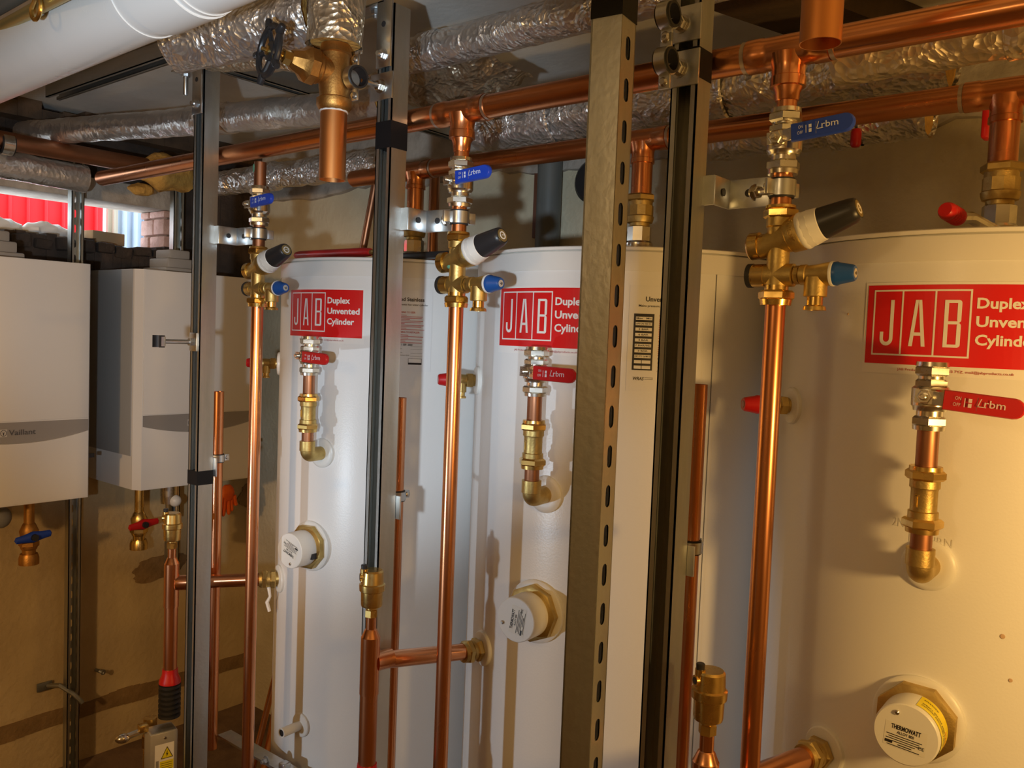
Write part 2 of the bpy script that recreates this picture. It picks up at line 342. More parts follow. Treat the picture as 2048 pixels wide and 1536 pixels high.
# ------------------------------------------------------------------ generic plumbing pieces
WHERE = ('left', 'middle', 'right')
def pipe_thing(name, label, p0, p1, r, m, cat='pipe', group=None, wall=.0012, open0=False, open1=False, seg=28):
    p0, p1 = V(p0), V(p1); d = p1-p0; L = d.length
    t = frame(p0, d, (1, 0, 0) if abs(d.normalized().x) < .9 else (0, 1, 0))
    b = B(); prof = []
    n = max(2, int(L/.12))
    body = [(L*i/n, r) for i in range(n+1)]
    prof = ([(.06, r-wall), (0, r-wall)] if open0 else []) + body + ([(L, r-wall), (L-.06, r-wall)] if open1 else [])
    b.lathe(prof, I4, seg)
    o = finish(b, name, m, None, t); return tag(o, label, cat, group)
def foil_pipe(name, label, pts, r, m=FOIL, group='foil wrapped pipes under the ceiling', amp=.006, joints=(), seg=40, fr=26):
    """insulated pipe: crumpled foil sleeve as real relief, with taped joints and open foam ends"""
    pts = [V(p) for p in pts]; tot = sum((b_-a_).length for a_, b_ in zip(pts, pts[1:])); n = max(8, int(tot/.014))
    dense = []
    for i in range(n+1):
        s = tot*i/n; k = 0; q = s
        while k < len(pts)-2 and q > (pts[k+1]-pts[k]).length: q -= (pts[k+1]-pts[k]).length; k += 1
        d = (pts[k+1]-pts[k]); dense.append(pts[k]+d.normalized()*min(q, d.length))
    t = thing(name, label, 'pipe', M4.Translation(pts[0]), group)
    o0 = pts[0]; dense = [p-o0 for p in dense]
    b = B(); x = None; rings = []
    for i, p in enumerate(dense):
        tg = (dense[min(i+1, n)]-dense[max(i-1, 0)]).normalized()
        if x is None: x = tg.orthogonal().normalized()
        x = (x-tg*x.dot(tg)).normalized(); y = tg.cross(x); row = []
        for k in range(seg):
            a = 2*pi*k/seg; dirv = x*cos(a)+y*sin(a); q = p+o0+dirv*r
            nn = NZ.noise(q*fr)+.55*abs(NZ.noise(q*fr*2.6+V((9, 3, 1))))+.35*NZ.noise(q*fr*5)
            edge = 1.0
            row.append(b.v(p+dirv*(r+amp*nn*edge)))
        rings.append(row)
    for a_, c_ in zip(rings, rings[1:]):
        for k in range(seg): b.f([a_[k], a_[(k+1) % seg], c_[(k+1) % seg], c_[k]])
    part(t, 'foil_sleeve', b, m, ang=28)
    for end, sgn in ((0, 1), (n, -1)):
        tg = (dense[1]-dense[0]).normalized() if end == 0 else (dense[n]-dense[n-1]).normalized()
        b = B(); b.lathe([(-.004, .0), (-.004, r*.9), (.004, r*.9), (.004, 0)], frame(dense[end]+tg*sgn*.010, tg), 24); part(t, 'foam_core', b, FOAM)
    for jt in joints:
        i = min(n-1, max(1, int(jt*n))); tg = (dense[i+1]-dense[i-1]).normalized()
        b = B(); L = .028; b.lathe([(-L, r+amp*.4), (-L*.9, r+amp*1.1), (L*.9, r+amp*1.1), (L, r+amp*.4)], frame(dense[i], tg), 30, False)
        for v_ in b.bm.verts: v_.co += (v_.co-dense[i]).normalized()*.004*NZ.noise((v_.co+o0)*40)
        part(t, 'foil_tape', b, m)
    return t

# ------------------------------------------------------------------ struts (slotted C channel, 41 mm)
SW, ST = .0205, .0025
def strut(name, label, p0, p1, open_dir, slots=False, group='galvanised channel struts', m=None, tape=None, h=.041):
    p0, p1 = V(p0), V(p1); L = (p1-p0).length; m = m or GALV
    Mx = frame(p0, p1-p0, V(open_dir).cross((p1-p0)))       # local -y? : open side = local y
    # local: z along, y = z cross x ; make open side +y
    t = thing(name, label, 'strut', Mx, group)
    b = B(); s = SW; d = h
    # side walls, lips (open side at +y); origin on the centre of the open face
    b.box((-s+ST/2, -d/2, L/2), (ST, d, L)); b.box((s-ST/2, -d/2, L/2), (ST, d, L))
    for sg in (-1, 1):
        b.box((sg*(s-.0047), -ST/2, L/2), (.0094, ST, L)); b.box((sg*(s-.0094+ST/2), -.005, L/2), (ST, .008, L))
    part(t, 'channel', b, m)
    b = B(); yb = -d+ST
    if not slots:
        b.box((0, -d+ST/2, L/2), (2*s-2*ST, ST, L)); part(t, 'web', b, m if not slots else GALV)
    else:
        W2 = s; pit = .050; n = int(L/pit); sl, sr = .014, .0066
        for side_y in (-d, -d+ST):
            for i in range(n):
                z0 = i*pit; zc = z0+pit/2
                hole = []; out = []
                for k in range(16):
                    a = 2*pi*k/16
                    hx = sr*cos(a); hz = sr*sin(a)+(0 if abs(sin(a)) < 1e-6 else sl-sr if sin(a) > 0 else -(sl-sr))
                    mx = max(abs(cos(a)), abs(sin(a))); hole.append(b.v((hx, side_y, zc+hz))); out.append(b.v((W2*cos(a)/mx, side_y, zc+pit/2*sin(a)/mx)))
                for k in range(16): b.f([out[k], out[(k+1) % 16], hole[(k+1) % 16], hole[k]])
        part(t, 'slotted_web', b, m)
    if tape is not None:
        b = B(); b.box((0, -d/2, tape[0]-p0.z), (2*s+.0016, d+.0016, tape[1])); 
        part(t, 'tape_band', b, TAPE, 'black tape wrapped round the channel')
    return t
SY = 1.098     # plane of the open faces of the main row of struts
def zat(px, py, y): return onY(px, py, y).z
strut('strut_channel', 'upright galvanised strut left of the row, white boiler behind it', (-1.874, SY, ZF), (-1.874, SY, 2.060), (0, -1, 0), tape=(zat(385, 955, SY), .034))
strut('strut_channel', 'upright galvanised strut in front of the left cylinder, taped near its top', (-1.228, SY, ZF), (-1.228, SY, 2.060), (0, -1, 0), tape=(zat(775, 268, SY), .050))
strut('strut_channel', 'upright galvanised strut with open face, carrying two empty clamps', (-.599, SY, ZF), (-.599, SY, 2.14), (0, -1, 0), tape=(zat(1395, 122, SY), .042))
a12 = RAD(7)
strut('slotted_strut', 'nearest upright strut, plain grey face and a row of slots along its edge', (-.628+.019, .893+.0, ZF), (-.628+.019, .893, 2.14), (-cos(a12), -sin(a12), 0), True, tape=(zat(1215, 8, .88), .034))
strut('strut_channel', 'horizontal galvanised channel under the ceiling, joining the upright struts', (-2.72, 1.118, 2.106), (.9, 1.118, 2.106), (0, 0, -1))
strut('strut_channel', 'galvanised channel running back to the rear wall under the ceiling', (-1.88, 1.16, 2.062), (-1.88, 2.0, 2.062), (0, 0, -1))
strut('slotted_strut', 'thin slotted strut on the rear wall between the two boilers', (-2.94, 1.292, ZF), (-2.94, 1.292, 1.98), (1, 0, 0), True, h=.03)
strut('slotted_strut', 'short slotted strut standing behind the second boiler beside the pink brick jamb', (-2.955, 1.66, 0.5), (-2.955, 1.66, 1.96), (1, 0, 0), True, h=.03)

def hexbolt(b, o, d, r=.008, L=.008):
    Mx = frame(o, d); b.hexn(0, L, r, Mx); b.lathe([(-.002, r*1.35), (0, r*1.35)], Mx, 14); b.lathe([(L, r*.55), (L+.006, r*.5)], Mx, 10)
def angle_bracket(name, label, x, side, ztop=2.068, drop=.125, sx=.02):
    t = thing(name, label, 'bracket', M4.Translation((x, SY-.002, ztop)), 'angle brackets at the strut heads')
    b = B(); b.box((0, -.0025, -drop/2), (.040, .005, drop), bev=.0015); b.box((side*-.055, .015, -.0025), (.11, .04, .005), bev=.0015); part(t, 'plate', b, ZINC)
    for zz in (-.05, -.1):
        pass
    b = B(); hexbolt(b, (0, -.0055, -.102), (0, -1, 0), .009); part(t, 'bolt', b, ZINC)
    b = B(); hexbolt(b, (side*-.042, .012, -.006), (0, 0, -1), .010, .010); part(t, 'bolt', b, ZINC)
    b = B(); b.lathe([(0, .0055), (.0006, .0055)], frame((0, -.0053, -.045), (0, -1, 0)), 16); part(t, 'bolt_hole', b, BLACKP)
    return t
angle_bracket('angle_bracket', 'zinc angle bracket at the head of the left strut', -1.874, 1)
angle_bracket('angle_bracket', 'zinc angle bracket at the head of the strut beside the gate valve', -1.228, 1)
# threaded bolt with square washer under the channel
p = V((-1.97, 1.118, 2.064)); t = thing('hanging_bolt', 'short threaded bolt and square washer hanging under the channel', 'bolt', M4.Translation(p))
b = B(); b.box((0, 0, -.003), (.05, .045, .004), M4.Rotation(.2, 4, 'Z')); part(t, 'washer', b, ZINC)
b = B(); b.lathe([(-.058, .0), (-.058, .0045), (-.055, .006), (-.005, .006)], I4, 14); part(t, 'threaded_rod', b, ZINC)
b = B(); b.hexn(-.014, -.005, .010); part(t, 'nut', b, ZINC)

# ------------------------------------------------------------------ hot water cylinders
def cyl_fn(r):                                        # flat (arc length, z) -> on the cylinder wall
    return lambda s, z: V((r*sin(s/TR), -r*cos(s/TR), z))
ZTOP = 1.6235
tanks = []
for k in range(3):
    lab = ('left white hot water cylinder, its red sticker fully in view', 'middle white hot water cylinder, partly behind two struts', 'right white hot water cylinder, nearest and lit golden')[k]
    t = thing('hot_water_cylinder', lab, 'water tank', M4.Translation((TX[k], TY, 0)) @ M4.Rotation(TROT[k], 4, 'Z'), 'white hot water cylinders'); tanks.append(t)
    b = B(); b.lathe([(ZF, TR-.02), (ZF, TR), (0, TR), (.4, TR), (.8, TR), (1.2, TR), (1.580, TR)], I4, 128); part(t, 'body', b, ENAMEL)
    b = B(); b.lathe([(1.579, TR-.01), (1.579, TR+.0022), (1.608, TR+.0022), (1.614, TR+.0008), (1.617, TR-.004), (1.617, TR+.004), (1.622, TR+.005), (ZTOP, TR+.003), (ZTOP, TR-.008), (1.616, TR-.014), (1.615, .05), (1.615, 0)], I4, 128); part(t, 'lid', b, LIDW)
    b = B(); s0 = .356; fn = cyl_fn(TR+.0008); rect2(b, fn, s0, .02, s0+.0016, 1.579); part(t, 'seam', b, mat('seam_dark', (.13, .13, .12), .5), 'thin dark joint down the wall')
    # red sticker
    p1, p2 = -.0990, .1475; zt, zb = 1.5458, 1.4314
    b = B(); rect2(b, cyl_fn(TR+.0006), p1-.004, zb-.014, p2+.005, zt+.004, 24); st = part(t, 'sticker', b, PRINTW, 'white bordered sticker on the cylinder')
    b = B(); rect2(b, cyl_fn(TR+.0010), p1, zb, p2, zt, 24); part(st, 'red_field', b, STICKR)
    b = B(); fn = cyl_fn(TR+.0014)
    x0, x1, z0, z1, lw = -.0888, .0444, 1.4438, 1.5390, .0024
    rect2(b, fn, x0, z1-lw, x1, z1, 12); rect2(b, fn, x0, z0, x1, z0+lw, 12)
    cells = [x0+(x1-x0)*q for q in (0, .324, .658, 1.0)]
    for q, xx in enumerate(cells): rect2(b, fn, xx-(lw if q == 3 else lw/2 if q else 0), z0, xx+(lw if q == 0 else lw/2 if q < 3 else 0), z1)
    H = (z1-z0)
    for q, ch in enumerate('JAB'):
        cx = (cells[q]+cells[q+1])/2; w = (.0195, .0225, .0215)[q]; lz0, lz1 = z0+.15*H, z1-.155*H; hh = lz1-lz0; sw = .0052
        if ch == 'J':
            R_, L_ = cx+w/2, cx-w/2
            rect2(b, fn, R_-sw, lz0+.010, R_, lz1); pts = []
            mx = (L_+R_)/2; ro, ri = w/2, w/2-sw
            for i in range(10):
                a0, a1 = pi+pi*i/10, pi+pi*(i+1)/10
                b.f([b.bm.verts.new(fn(mx+rr*cos(aa), lz0+.010+rr*sin(aa)*1.05)) for rr, aa in ((ro, a0), (ro, a1), (ri, a1), (ri, a0))])
            rect2(b, fn, L_, lz0+.010, L_+sw, lz0+.020)
        elif ch == 'A':
            for sg in (-1, 1):
                b.f([b.bm.verts.new(fn(*q_)) for q_ in ((cx+sg*w/2, lz0), (cx+sg*(w/2-sw), lz0), (cx+sg*.0002, lz1-.004), (cx+sg*.0002, lz1), (cx+sg*.0042, lz1))])
            rect2(b, fn, cx-.0055, lz0+.23*hh, cx+.0055, lz0+.30*hh)
        else:
            L_ = cx-w/2; R_ = cx+w/2; mz = lz0+.52*hh
            rect2(b, fn, L_, lz0, L_+sw, lz1)
            for za, zb_ in ((lz0, lz0+sw*.8), (mz-sw*.4, mz+sw*.4), (lz1-sw*.8, lz1)): rect2(b, fn, L_+sw, za, R_-.003, zb_)
            for za, zb_ in ((lz0, mz), (mz, lz1)):
                rect2(b, fn, R_-sw, za+.004, R_, zb_-.004)
                for (zc, s1) in ((za+.004, -1), (zb_-.004, 1)):
                    for i in range(4):
                        a0, a1 = pi/2*i/4, pi/2*(i+1)/4
                        b.f([b.bm.verts.new(fn(R_-.004+.004*cos(aa)*1.0 if rr else R_-.004-.0012, zc+(s1*.004*sin(aa) if rr else 0))) for rr, aa in ((1, a0), (1, a1), (0, a1))])
    for i, wd in enumerate(('Duplex', 'Unvented', 'Cylinder')):
        g = glyphs(wd, .0140, .028, (.064, .0895, .0760)[i]); put_text(b, g, (lambda oz: (lambda x, y: fn(.0505+x, oz+y)))(zt-.0325-i*.0252))
    part(st, 'lettering', b, PRINTW)
    b = B(); put_text(b, glyphs('JAB Products Ltd, Enfield, EN3 7YZ. mail@jabproducts.co.uk', .0034, .006, .148), lambda x, y: fn(-.048+x, zb-.0085+y)); part(st, 'small_print', b, mat('print_brownred', (.45, .05, .04), .5))
    # data label
    lo = (-.021, 0, 0)[k]
    b = B(); rect2(b, cyl_fn(TR+.0006), .194+lo, 1.358, .334+lo, 1.553, 20); dl = part(t, 'data_label', b, PAPER, 'white data label with black and red print')
    f2 = (lambda r_: (lambda x, y: cyl_fn(r_)(x+lo, y)))(TR+.0011); f3 = (lambda r_: (lambda x, y: cyl_fn(r_)(x+lo, y)))(TR+.0015); f4 = (lambda r_: (lambda x, y: cyl_fn(r_)(x+lo, y)))(TR+.0019)
    b = B()
    put_text(b, glyphs('Unvented Stainless', .0086, .018, .091), lambda x, y: f2(.2237+x, 1.5240+y))
    put_text(b, glyphs('Mains pressure domestic hot water cylinder', .0042, .006, .112), lambda x, y: f2(.2115+x, 1.5138+y))
    tx0, tx1, tz0, tz1 = .2035, .2405, 1.397, 1.501
    rect2(b, f2, tx0, tz0, tx1, tz1, 4)
    put_text(b, glyphs('WRAS', .0062, .012, .020, italic=.25), lambda x, y: f2(.2065+x, 1.3785+y))
    for i in range(2): rect2(b, f2, .2275, 1.380+i*.003, .243, 1.3807+i*.003, 4)
    part(dl, 'black_print', b, PRINTK)
    bx0, bx1 = .2805, .3125
    b = B(); rect2(b, f2, bx0, 1.3740, bx1, 1.3885, 4); bl = part(dl, 'maker_box', b, PRINTK)
    b = B(); rect2(b, f3, bx0+.0008, 1.3786, bx1-.0008, 1.3878, 4); part(dl, 'maker_box_face', b, PRINTW)
    b = B(); rows = 10; hh = (tz1-tz0-.004)/rows
    for i in range(rows):
        za = tz1-.002-(i+1)*hh+.0006; zb_ = tz1-.002-i*hh-.0036
        if i >= 8: mid = (tx0+tx1)/2-.002; rect2(b, f3, tx0+.0035, za, mid, zb_, 2); rect2(b, f3, mid+.0012, za, tx1-.0035, zb_, 2)
        else: rect2(b, f3, tx0+.0035, za, tx1-.0035, zb_, 3)
    part(dl, 'table_cells', b, PRINTW, kind='stuff')
    b = B()
    for i, wd in enumerate(('Max   Min', 'UPTON 300 SC', '3 BAR', '6 BAR', '4 BAR', '7 BAR/90c', '3 BAR', 'kW 17.5  Ltr/M 15')):
        put_text(b, glyphs(wd, .0030, .008, min(.0036*len(wd), .028), 'CENTER'), (lambda oz: (lambda x, y: f4((tx0+tx1)/2+x, oz+y)))(tz1-.002-(i+1)*hh+.0022))
    wx0, wx1 = .2495, .3165
    part(dl, 'table_print', b, PRINTK); b = B()
    put_text(b, glyphs('2 1 SEP. 2020', .0046, .012, .031), lambda x, y: f4(wx0+.009+x, 1.4185+y))
    part(dl, 'stamped_print', b, PRINTK)
    b = B()
    put_text(b, glyphs('WARNING TO USER:', .0042, .012, .045), lambda x, y: f2(wx0+x, 1.4955+y)); put_text(b, glyphs('WARNING TO INSTALLER:', .0042, .012, .056), lambda x, y: f2(wx0+x, 1.4485+y))
    rr = random.Random(3)
    for i in range(11): rect2(b, f2, wx0, 1.4900-i*.0034, wx0+(wx1-wx0)*(rr.uniform(.85, 1) if i % 3 else rr.uniform(.3, .6)), 1.4913-i*.0034, 6)
    for i in range(6): rect2(b, f2, wx0, 1.4430-i*.0036, wx0+(wx1-wx0)*(rr.uniform(.8, 1) if i % 2 else rr.uniform(.3, .6)), 1.4443-i*.0036, 6)
    part(dl, 'red_print', b, PRINTR)
    b = B()
    for i, wd in enumerate(('Name', 'Address', 'Tel. no.', 'Completion date')):
        oz = (1.4175, 1.4105, 1.4010, 1.3945)[i]
        put_text(b, glyphs(wd, .0032, .0, .0022*len(wd)), (lambda oz: (lambda x, y: f2(wx0+x, oz+y)))(oz)); rect2(b, f2, wx0+.036, oz-.0006, wx1-.003, oz-.0001, 6)
    part(dl, 'grey_print', b, PRINTG)
# raised words pressed into the right cylinder beside its return elbow
for k in (2,):
    b = B(); p, ph = onT(1848, 1085, 2); s0 = (ph-TROT[2])*TR; fn = cyl_fn(TR+.0006)
    put_text(b, glyphs('RETURN', .0125, -.004, .056), lambda x, y: fn(s0-.020+x, p.z-.002+y)); put_text(b, glyphs('2ND HT', .0125, -.004, .05), lambda x, y: fn(s0-.044+x, p.z+.017+y))
    part(tanks[2], 'pressed_lettering', b, mat('enamel_pressed', (.68, .67, .63), .35))
# flaws in the paint of the right cylinder
for px, py, s_ in ((2005, 1273, .0035), (2021, 1361, .0028), (1696, 628, .002)):
    p, ph = onT(px, py, 2, .0005); b = B(); b.lathe([(0, s_), (.0008, s_*.8), (.001, 0)], frame(p, (sin(ph), -cos(ph), 0)), 10)
    b.bm.transform(tanks[2].matrix_world.inverted()); part(tanks[2], 'paint_chip', b, mat('chip', (.55, .38, .25), .5))

def flange(k, p, n, r0=.024, r1=.038, lab=None):       # white plastic rosette pushed on the wall, part of the cylinder
    b = B(); Mx = tanks[k].matrix_world.inverted() @ frame(p, n)
    b.lathe([(-.012, r0), (-.012, r1), (.004, r1), (.006, r1-.002), (.0075, r0+.005), (.0075, r0-.004), (.006, 0)], Mx, 36); part(tanks[k], 'rosette', b, PLW)

# white stub on the left cylinder, low down
p, ph = onT(603, 1449, 0); n = V((sin(ph), -cos(ph), 0)); flange(0, p, n, .014, .030)
b = B(); Mx = tanks[0].matrix_world.inverted() @ frame(p, n); b.lathe([(.05, .0085), (.062, .0085), (.062, .0115), (0, .0115)], Mx, 24, False); part(tanks[0], 'stub_pipe', b, PLW, 'short white plastic stub pipe')
b = B(); b.lathe([(.0615, .009), (.0612, 0)], Mx, 20, False); part(tanks[0], 'stub_bore', b, BLACKP)

# ------------------------------------------------------------------ immersion heaters
for k, (px, py, rot) in enumerate(((579, 1102, RAD(160)), (1031, 1240, RAD(82)), (1811, 1470, RAD(-4)))):
    HH = .070
    p, ph = onT(px, py, k, HH); n = V((sin(ph), -cos(ph), 0)); base = p-n*HH
    Mx = frame(base, n, V((0, 0, 1)).cross(n))
    t = thing('immersion_heater', ('white capped immersion heater on the left cylinder, label upside down', 'white capped immersion heater on the middle cylinder, label turned sideways', 'white capped immersion heater with a yellow warning band on the right cylinder')[k], 'heater', Mx, 'immersion heaters on the cylinders')
    flange(k, base, n, .05, .062)
    b = B(); b.lathe([(.004, .047), (.007, .0555), (.021, .0555), (.024, .049)], I4, 8, True, pi/8+rot*.3); b.lathe([(0, .052), (.006, .052)], I4, 32); part(t, 'hex_nut', b, BRASS_C)
    r = .0435
    b = B(); b.lathe([(.018, r-.001), (.018, r), (HH-.004, r*.985), (HH-.0012, r*.975), (HH, r*.94), (HH, 0)], I4, 56); cap = part(t, 'cap', b, PLW)
    fnl = flat(I4, HH+.0004, 0, 0, rot)
    b = B(); fl = flat(I4, HH+.0003, 0, 0, rot); rect2(b, fl, -.027, -.022, .027, .012); lb = part(cap, 'label', b, mat('cap_label', (.78, .77, .70), .35))
    b = B(); fl = flat(I4, HH+.0007, 0, 0, rot)
    def T(txt, h, bold, x, y, wd=None, al='CENTER'): put_text(b, glyphs(txt, h, bold, wd, al), (lambda ox, oy: (lambda a, c: fl(ox+a, oy+c)))(x, y))
    T('THERMOWATT', .0062, .03, 0, .004, .038); T('ALLOY 800', .0040, .015, 0, -.002, .022)
    for i, (ww, yy) in enumerate(((.046, -.0055), (.040, -.0085), (.046, -.0115), (.030, -.0145), (.042, -.0205))): rect2(b, fl, -ww/2-.001, yy, ww/2-.001, yy+.0011)
    T('CE', .0045, .005, .0215, -.0135, .008); rect2(b, fl, -.025, -.0178, -.015, -.0138); rect2(b, fl, -.008, -.0178, .010, -.0165)
    part(cap, 'label_print', b, PRINTK)
    b = B(); sx, sy = cos(rot+RAD(118))*.031, sin(rot+RAD(118))*.031
    b.lathe([(HH-.001, .0035), (HH+.0022, .0035), (HH+.0035, .002), (HH+.0035, 0)], M4.Translation((sx, sy, 0)), 14); part(cap, 'screw', b, SCREWM)
    if k == 0:
        b = B(); b.box((r*cos(RAD(-18)), r*sin(RAD(-18)), .030), (.006, .014, .018), M4.Identity(4)); part(cap, 'cable_slot', b, BLACKP)
    if k == 2:
        b = B(); n_ = 20; ro = r+.0006; a0, a1 = RAD(78), RAD(-48)
        for i in range(n_):
            aa, ab = a0+(a1-a0)*i/n_, a0+(a1-a0)*(i+1)/n_
            b.f([b.v((ro*cos(q)*(.99 if zz > .04 else 1), ro*sin(q)*(.99 if zz > .04 else 1), zz)) for q, zz in ((aa, .026), (ab, .026), (ab, .062), (aa, .062))])
        part(cap, 'warning_band', b, YELLOW, 'yellow printed warning band')
        b = B(); ro = r+.0013
        def wrap(s, z): q = a0-.12-s/r; return V((ro*cos(q)*(1-(z-.026)*.3), ro*sin(q)*(1-(z-.026)*.3), z))
        for i, (tx, wd) in enumerate((('CAUTION: DISCONNECT FROM MAINS', .075), ('SUPPLY BEFORE REMOVING COVER', .078), ('DANGER', .022))):
            put_text(b, glyphs(tx, .0032, .012, wd), (lambda oz: (lambda x, y: wrap(x, oz+y)))((.052, .046, .034)[i]))
        part(cap, 'band_print', b, PRINTK)
        b = B(); put_text(b, glyphs('WARNING', .006, .01, .030), lambda x, y: wrap(.046+x, .037+y)); part(cap, 'band_heading', b, mat('print_orange', (.85, .16, .02), .5))

# ------------------------------------------------------------------ lever ball valve (local z along the pipe, stem along local x)
def lever_text(b, fn, L, w):
    put_text(b, glyphs('rbm', w*.36, .004, L*.20), lambda x, y: fn(L*.62+x, -w*.10+y))
    for s_ in ((L*.555, -w*.12, L*.585, w*.28),): b.f([b.bm.verts.new(fn(*q)) for q in ((s_[0], s_[1]), (s_[0]+.0011, s_[1]), (s_[2]+.0008, s_[3]), (s_[2]-.0003, s_[3]))])
    rect2(b, fn, L*.555, -w*.13, L*.64, -w*.09)
    put_text(b, glyphs('ON', w*.17, 0, L*.06), lambda x, y: fn(L*.33+x, w*.10+y)); put_text(b, glyphs('OFF', w*.17, 0, L*.075), lambda x, y: fn(L*.315+x, -w*.22+y))
    rect2(b, fn, L*.425, -w*.22, L*.435, w*.22); rect2(b, fn, L*.465, -w*.22, L*.50, -w*.02); rect2(b, fn, L*.465, w*.03, L*.50, w*.22)
def ball_valve(name, label, c, r, half, hcol, lever_len, tilt, group, stem=(0, -1, 0), ldir=(1, 0, 0), lw=.026, body=None):
    body = body or NICKEL
    Mx = frame(c, (0, 0, 1), stem); t = thing(name, label, 'valve', Mx, group)
    R = r*1.0
    b = B(); b.hexn(-half+.005, -half+.019, R*1.68, ph=.2); b.lathe([(-half, R*1.1), (-half, R*1.45), (-half+.006, R*1.5)], I4, 24); part(t, 'union_nut', b, body)
    b = B(); b.hexn(half-.019, half-.005, R*1.68, ph=.2); b.lathe([(half-.006, R*1.5), (half, R*1.45), (half, R*1.1)], I4, 24); part(t, 'union_nut', b, body)
    b = B(); b.lathe([(-half+.018, R*1.2), (-half+.026, R*1.2), (-half+.026, R*1.5), (-.016, R*1.55), (-.013, R*1.72), (.010, R*1.72), (.013, R*1.5)], I4, 28); b.hexn(.011, .023, R*1.6, ph=.2); b.lathe([(.022, R*1.2), (half-.018, R*1.2)], I4, 24)
    b.lathe([(R*1.3, .011), (R*1.9, .011), (R*1.95, .009)], frame((0, 0, 0), (1, 0, 0)), 18); part(t, 'body', b, body)
    so = R*1.95
    b = B(); b.hexn(so, so+.008, .0098, frame((0, 0, 0), (1, 0, 0))); b.lathe([(so+.008, .0045), (so+.015, .0045), (so+.016, .003)], frame((0, 0, 0), (1, 0, 0)), 12); part(t, 'stem_nut', b, NICKEL)
    # lever: steel plate then plastic sleeve, in the plane square to the stem
    li = (Mx.to_3x3().inverted() @ V(ldir)).normalized()
    up = V((1, 0, 0)).cross(li).normalized()
    if up.z < 0: up = -up
    d = (li*cos(tilt)+up*sin(tilt)).normalized(); w = V((1, 0, 0)).cross(d)
    if w.z < 0: w = -w
    def Q(s, q, h): return V((so+.003+h, 0, 0))+d*s+w*q
    b = B(); st = [(-.012, .0), (.010, 0), (.022, .004), (lever_len*.55, .010)]
    for (s0, h0), (s1, h1) in zip(st, st[1:]):
        a = [b.v(Q(s0, sg*lw*.34, h0+e)) for e in (0, .003) for sg in (-1, 1)]; c_ = [b.v(Q(s1, sg*lw*.34, h1+e)) for e in (0, .003) for sg in (-1, 1)]
        for q in ((0, 1), (1, 3), (3, 2), (2, 0)): b.f([a[q[0]], a[q[1]], c_[q[1]], c_[q[0]]])
        b.f(a[:2]+[a[3], a[2]]); b.f(c_[:2]+[c_[3], c_[2]])
    lv = part(t, 'lever', b, NICKEL)
    b = B(); n = 14; prof = []
    s0 = .024
    outline = [(s0, -lw/2), (s0, lw/2)] + [(lever_len-lw/2*1.0+lw/2*sin(pi*i/8), lw/2*cos(pi*i/8)) for i in range(9)]
    lo = [b.v(Q(s, q, .0045+.006*min(1, s/.05)-.004)) for s, q in outline]; 
    m1 = [b.v(Q(s, q, .0045+.006*min(1, s/.05)+.0018)) for s, q in outline]
    cen = (lever_len+s0)/2
    hi = [b.v(Q(cen+(s-cen)*.97, q*.90, .0045+.006*min(1, s/.05)+.004)) for s, q in outline]
    k = len(outline)
    for A_, C_ in ((lo, m1), (m1, hi)):
        for i in range(k): b.f([A_[i], A_[(i+1) % k], C_[(i+1) % k], C_[i]])
    b.f(lo[::-1]); b.f(hi)
    hd = part(lv, 'handle_sleeve', b, hcol)
    b = B(); sgn = 1 if ldir[0]*1 >= 0 else -1
    lever_text(b, lambda s, q: Q(s, q, .0045+.006*min(1, s/.05)+.0046), lever_len, lw); part(lv, 'handle_print', b, mat('handle_print_'+hcol.name, (.80, .66, .66) if hcol is RED else (.72, .78, .9), .5))
    return t

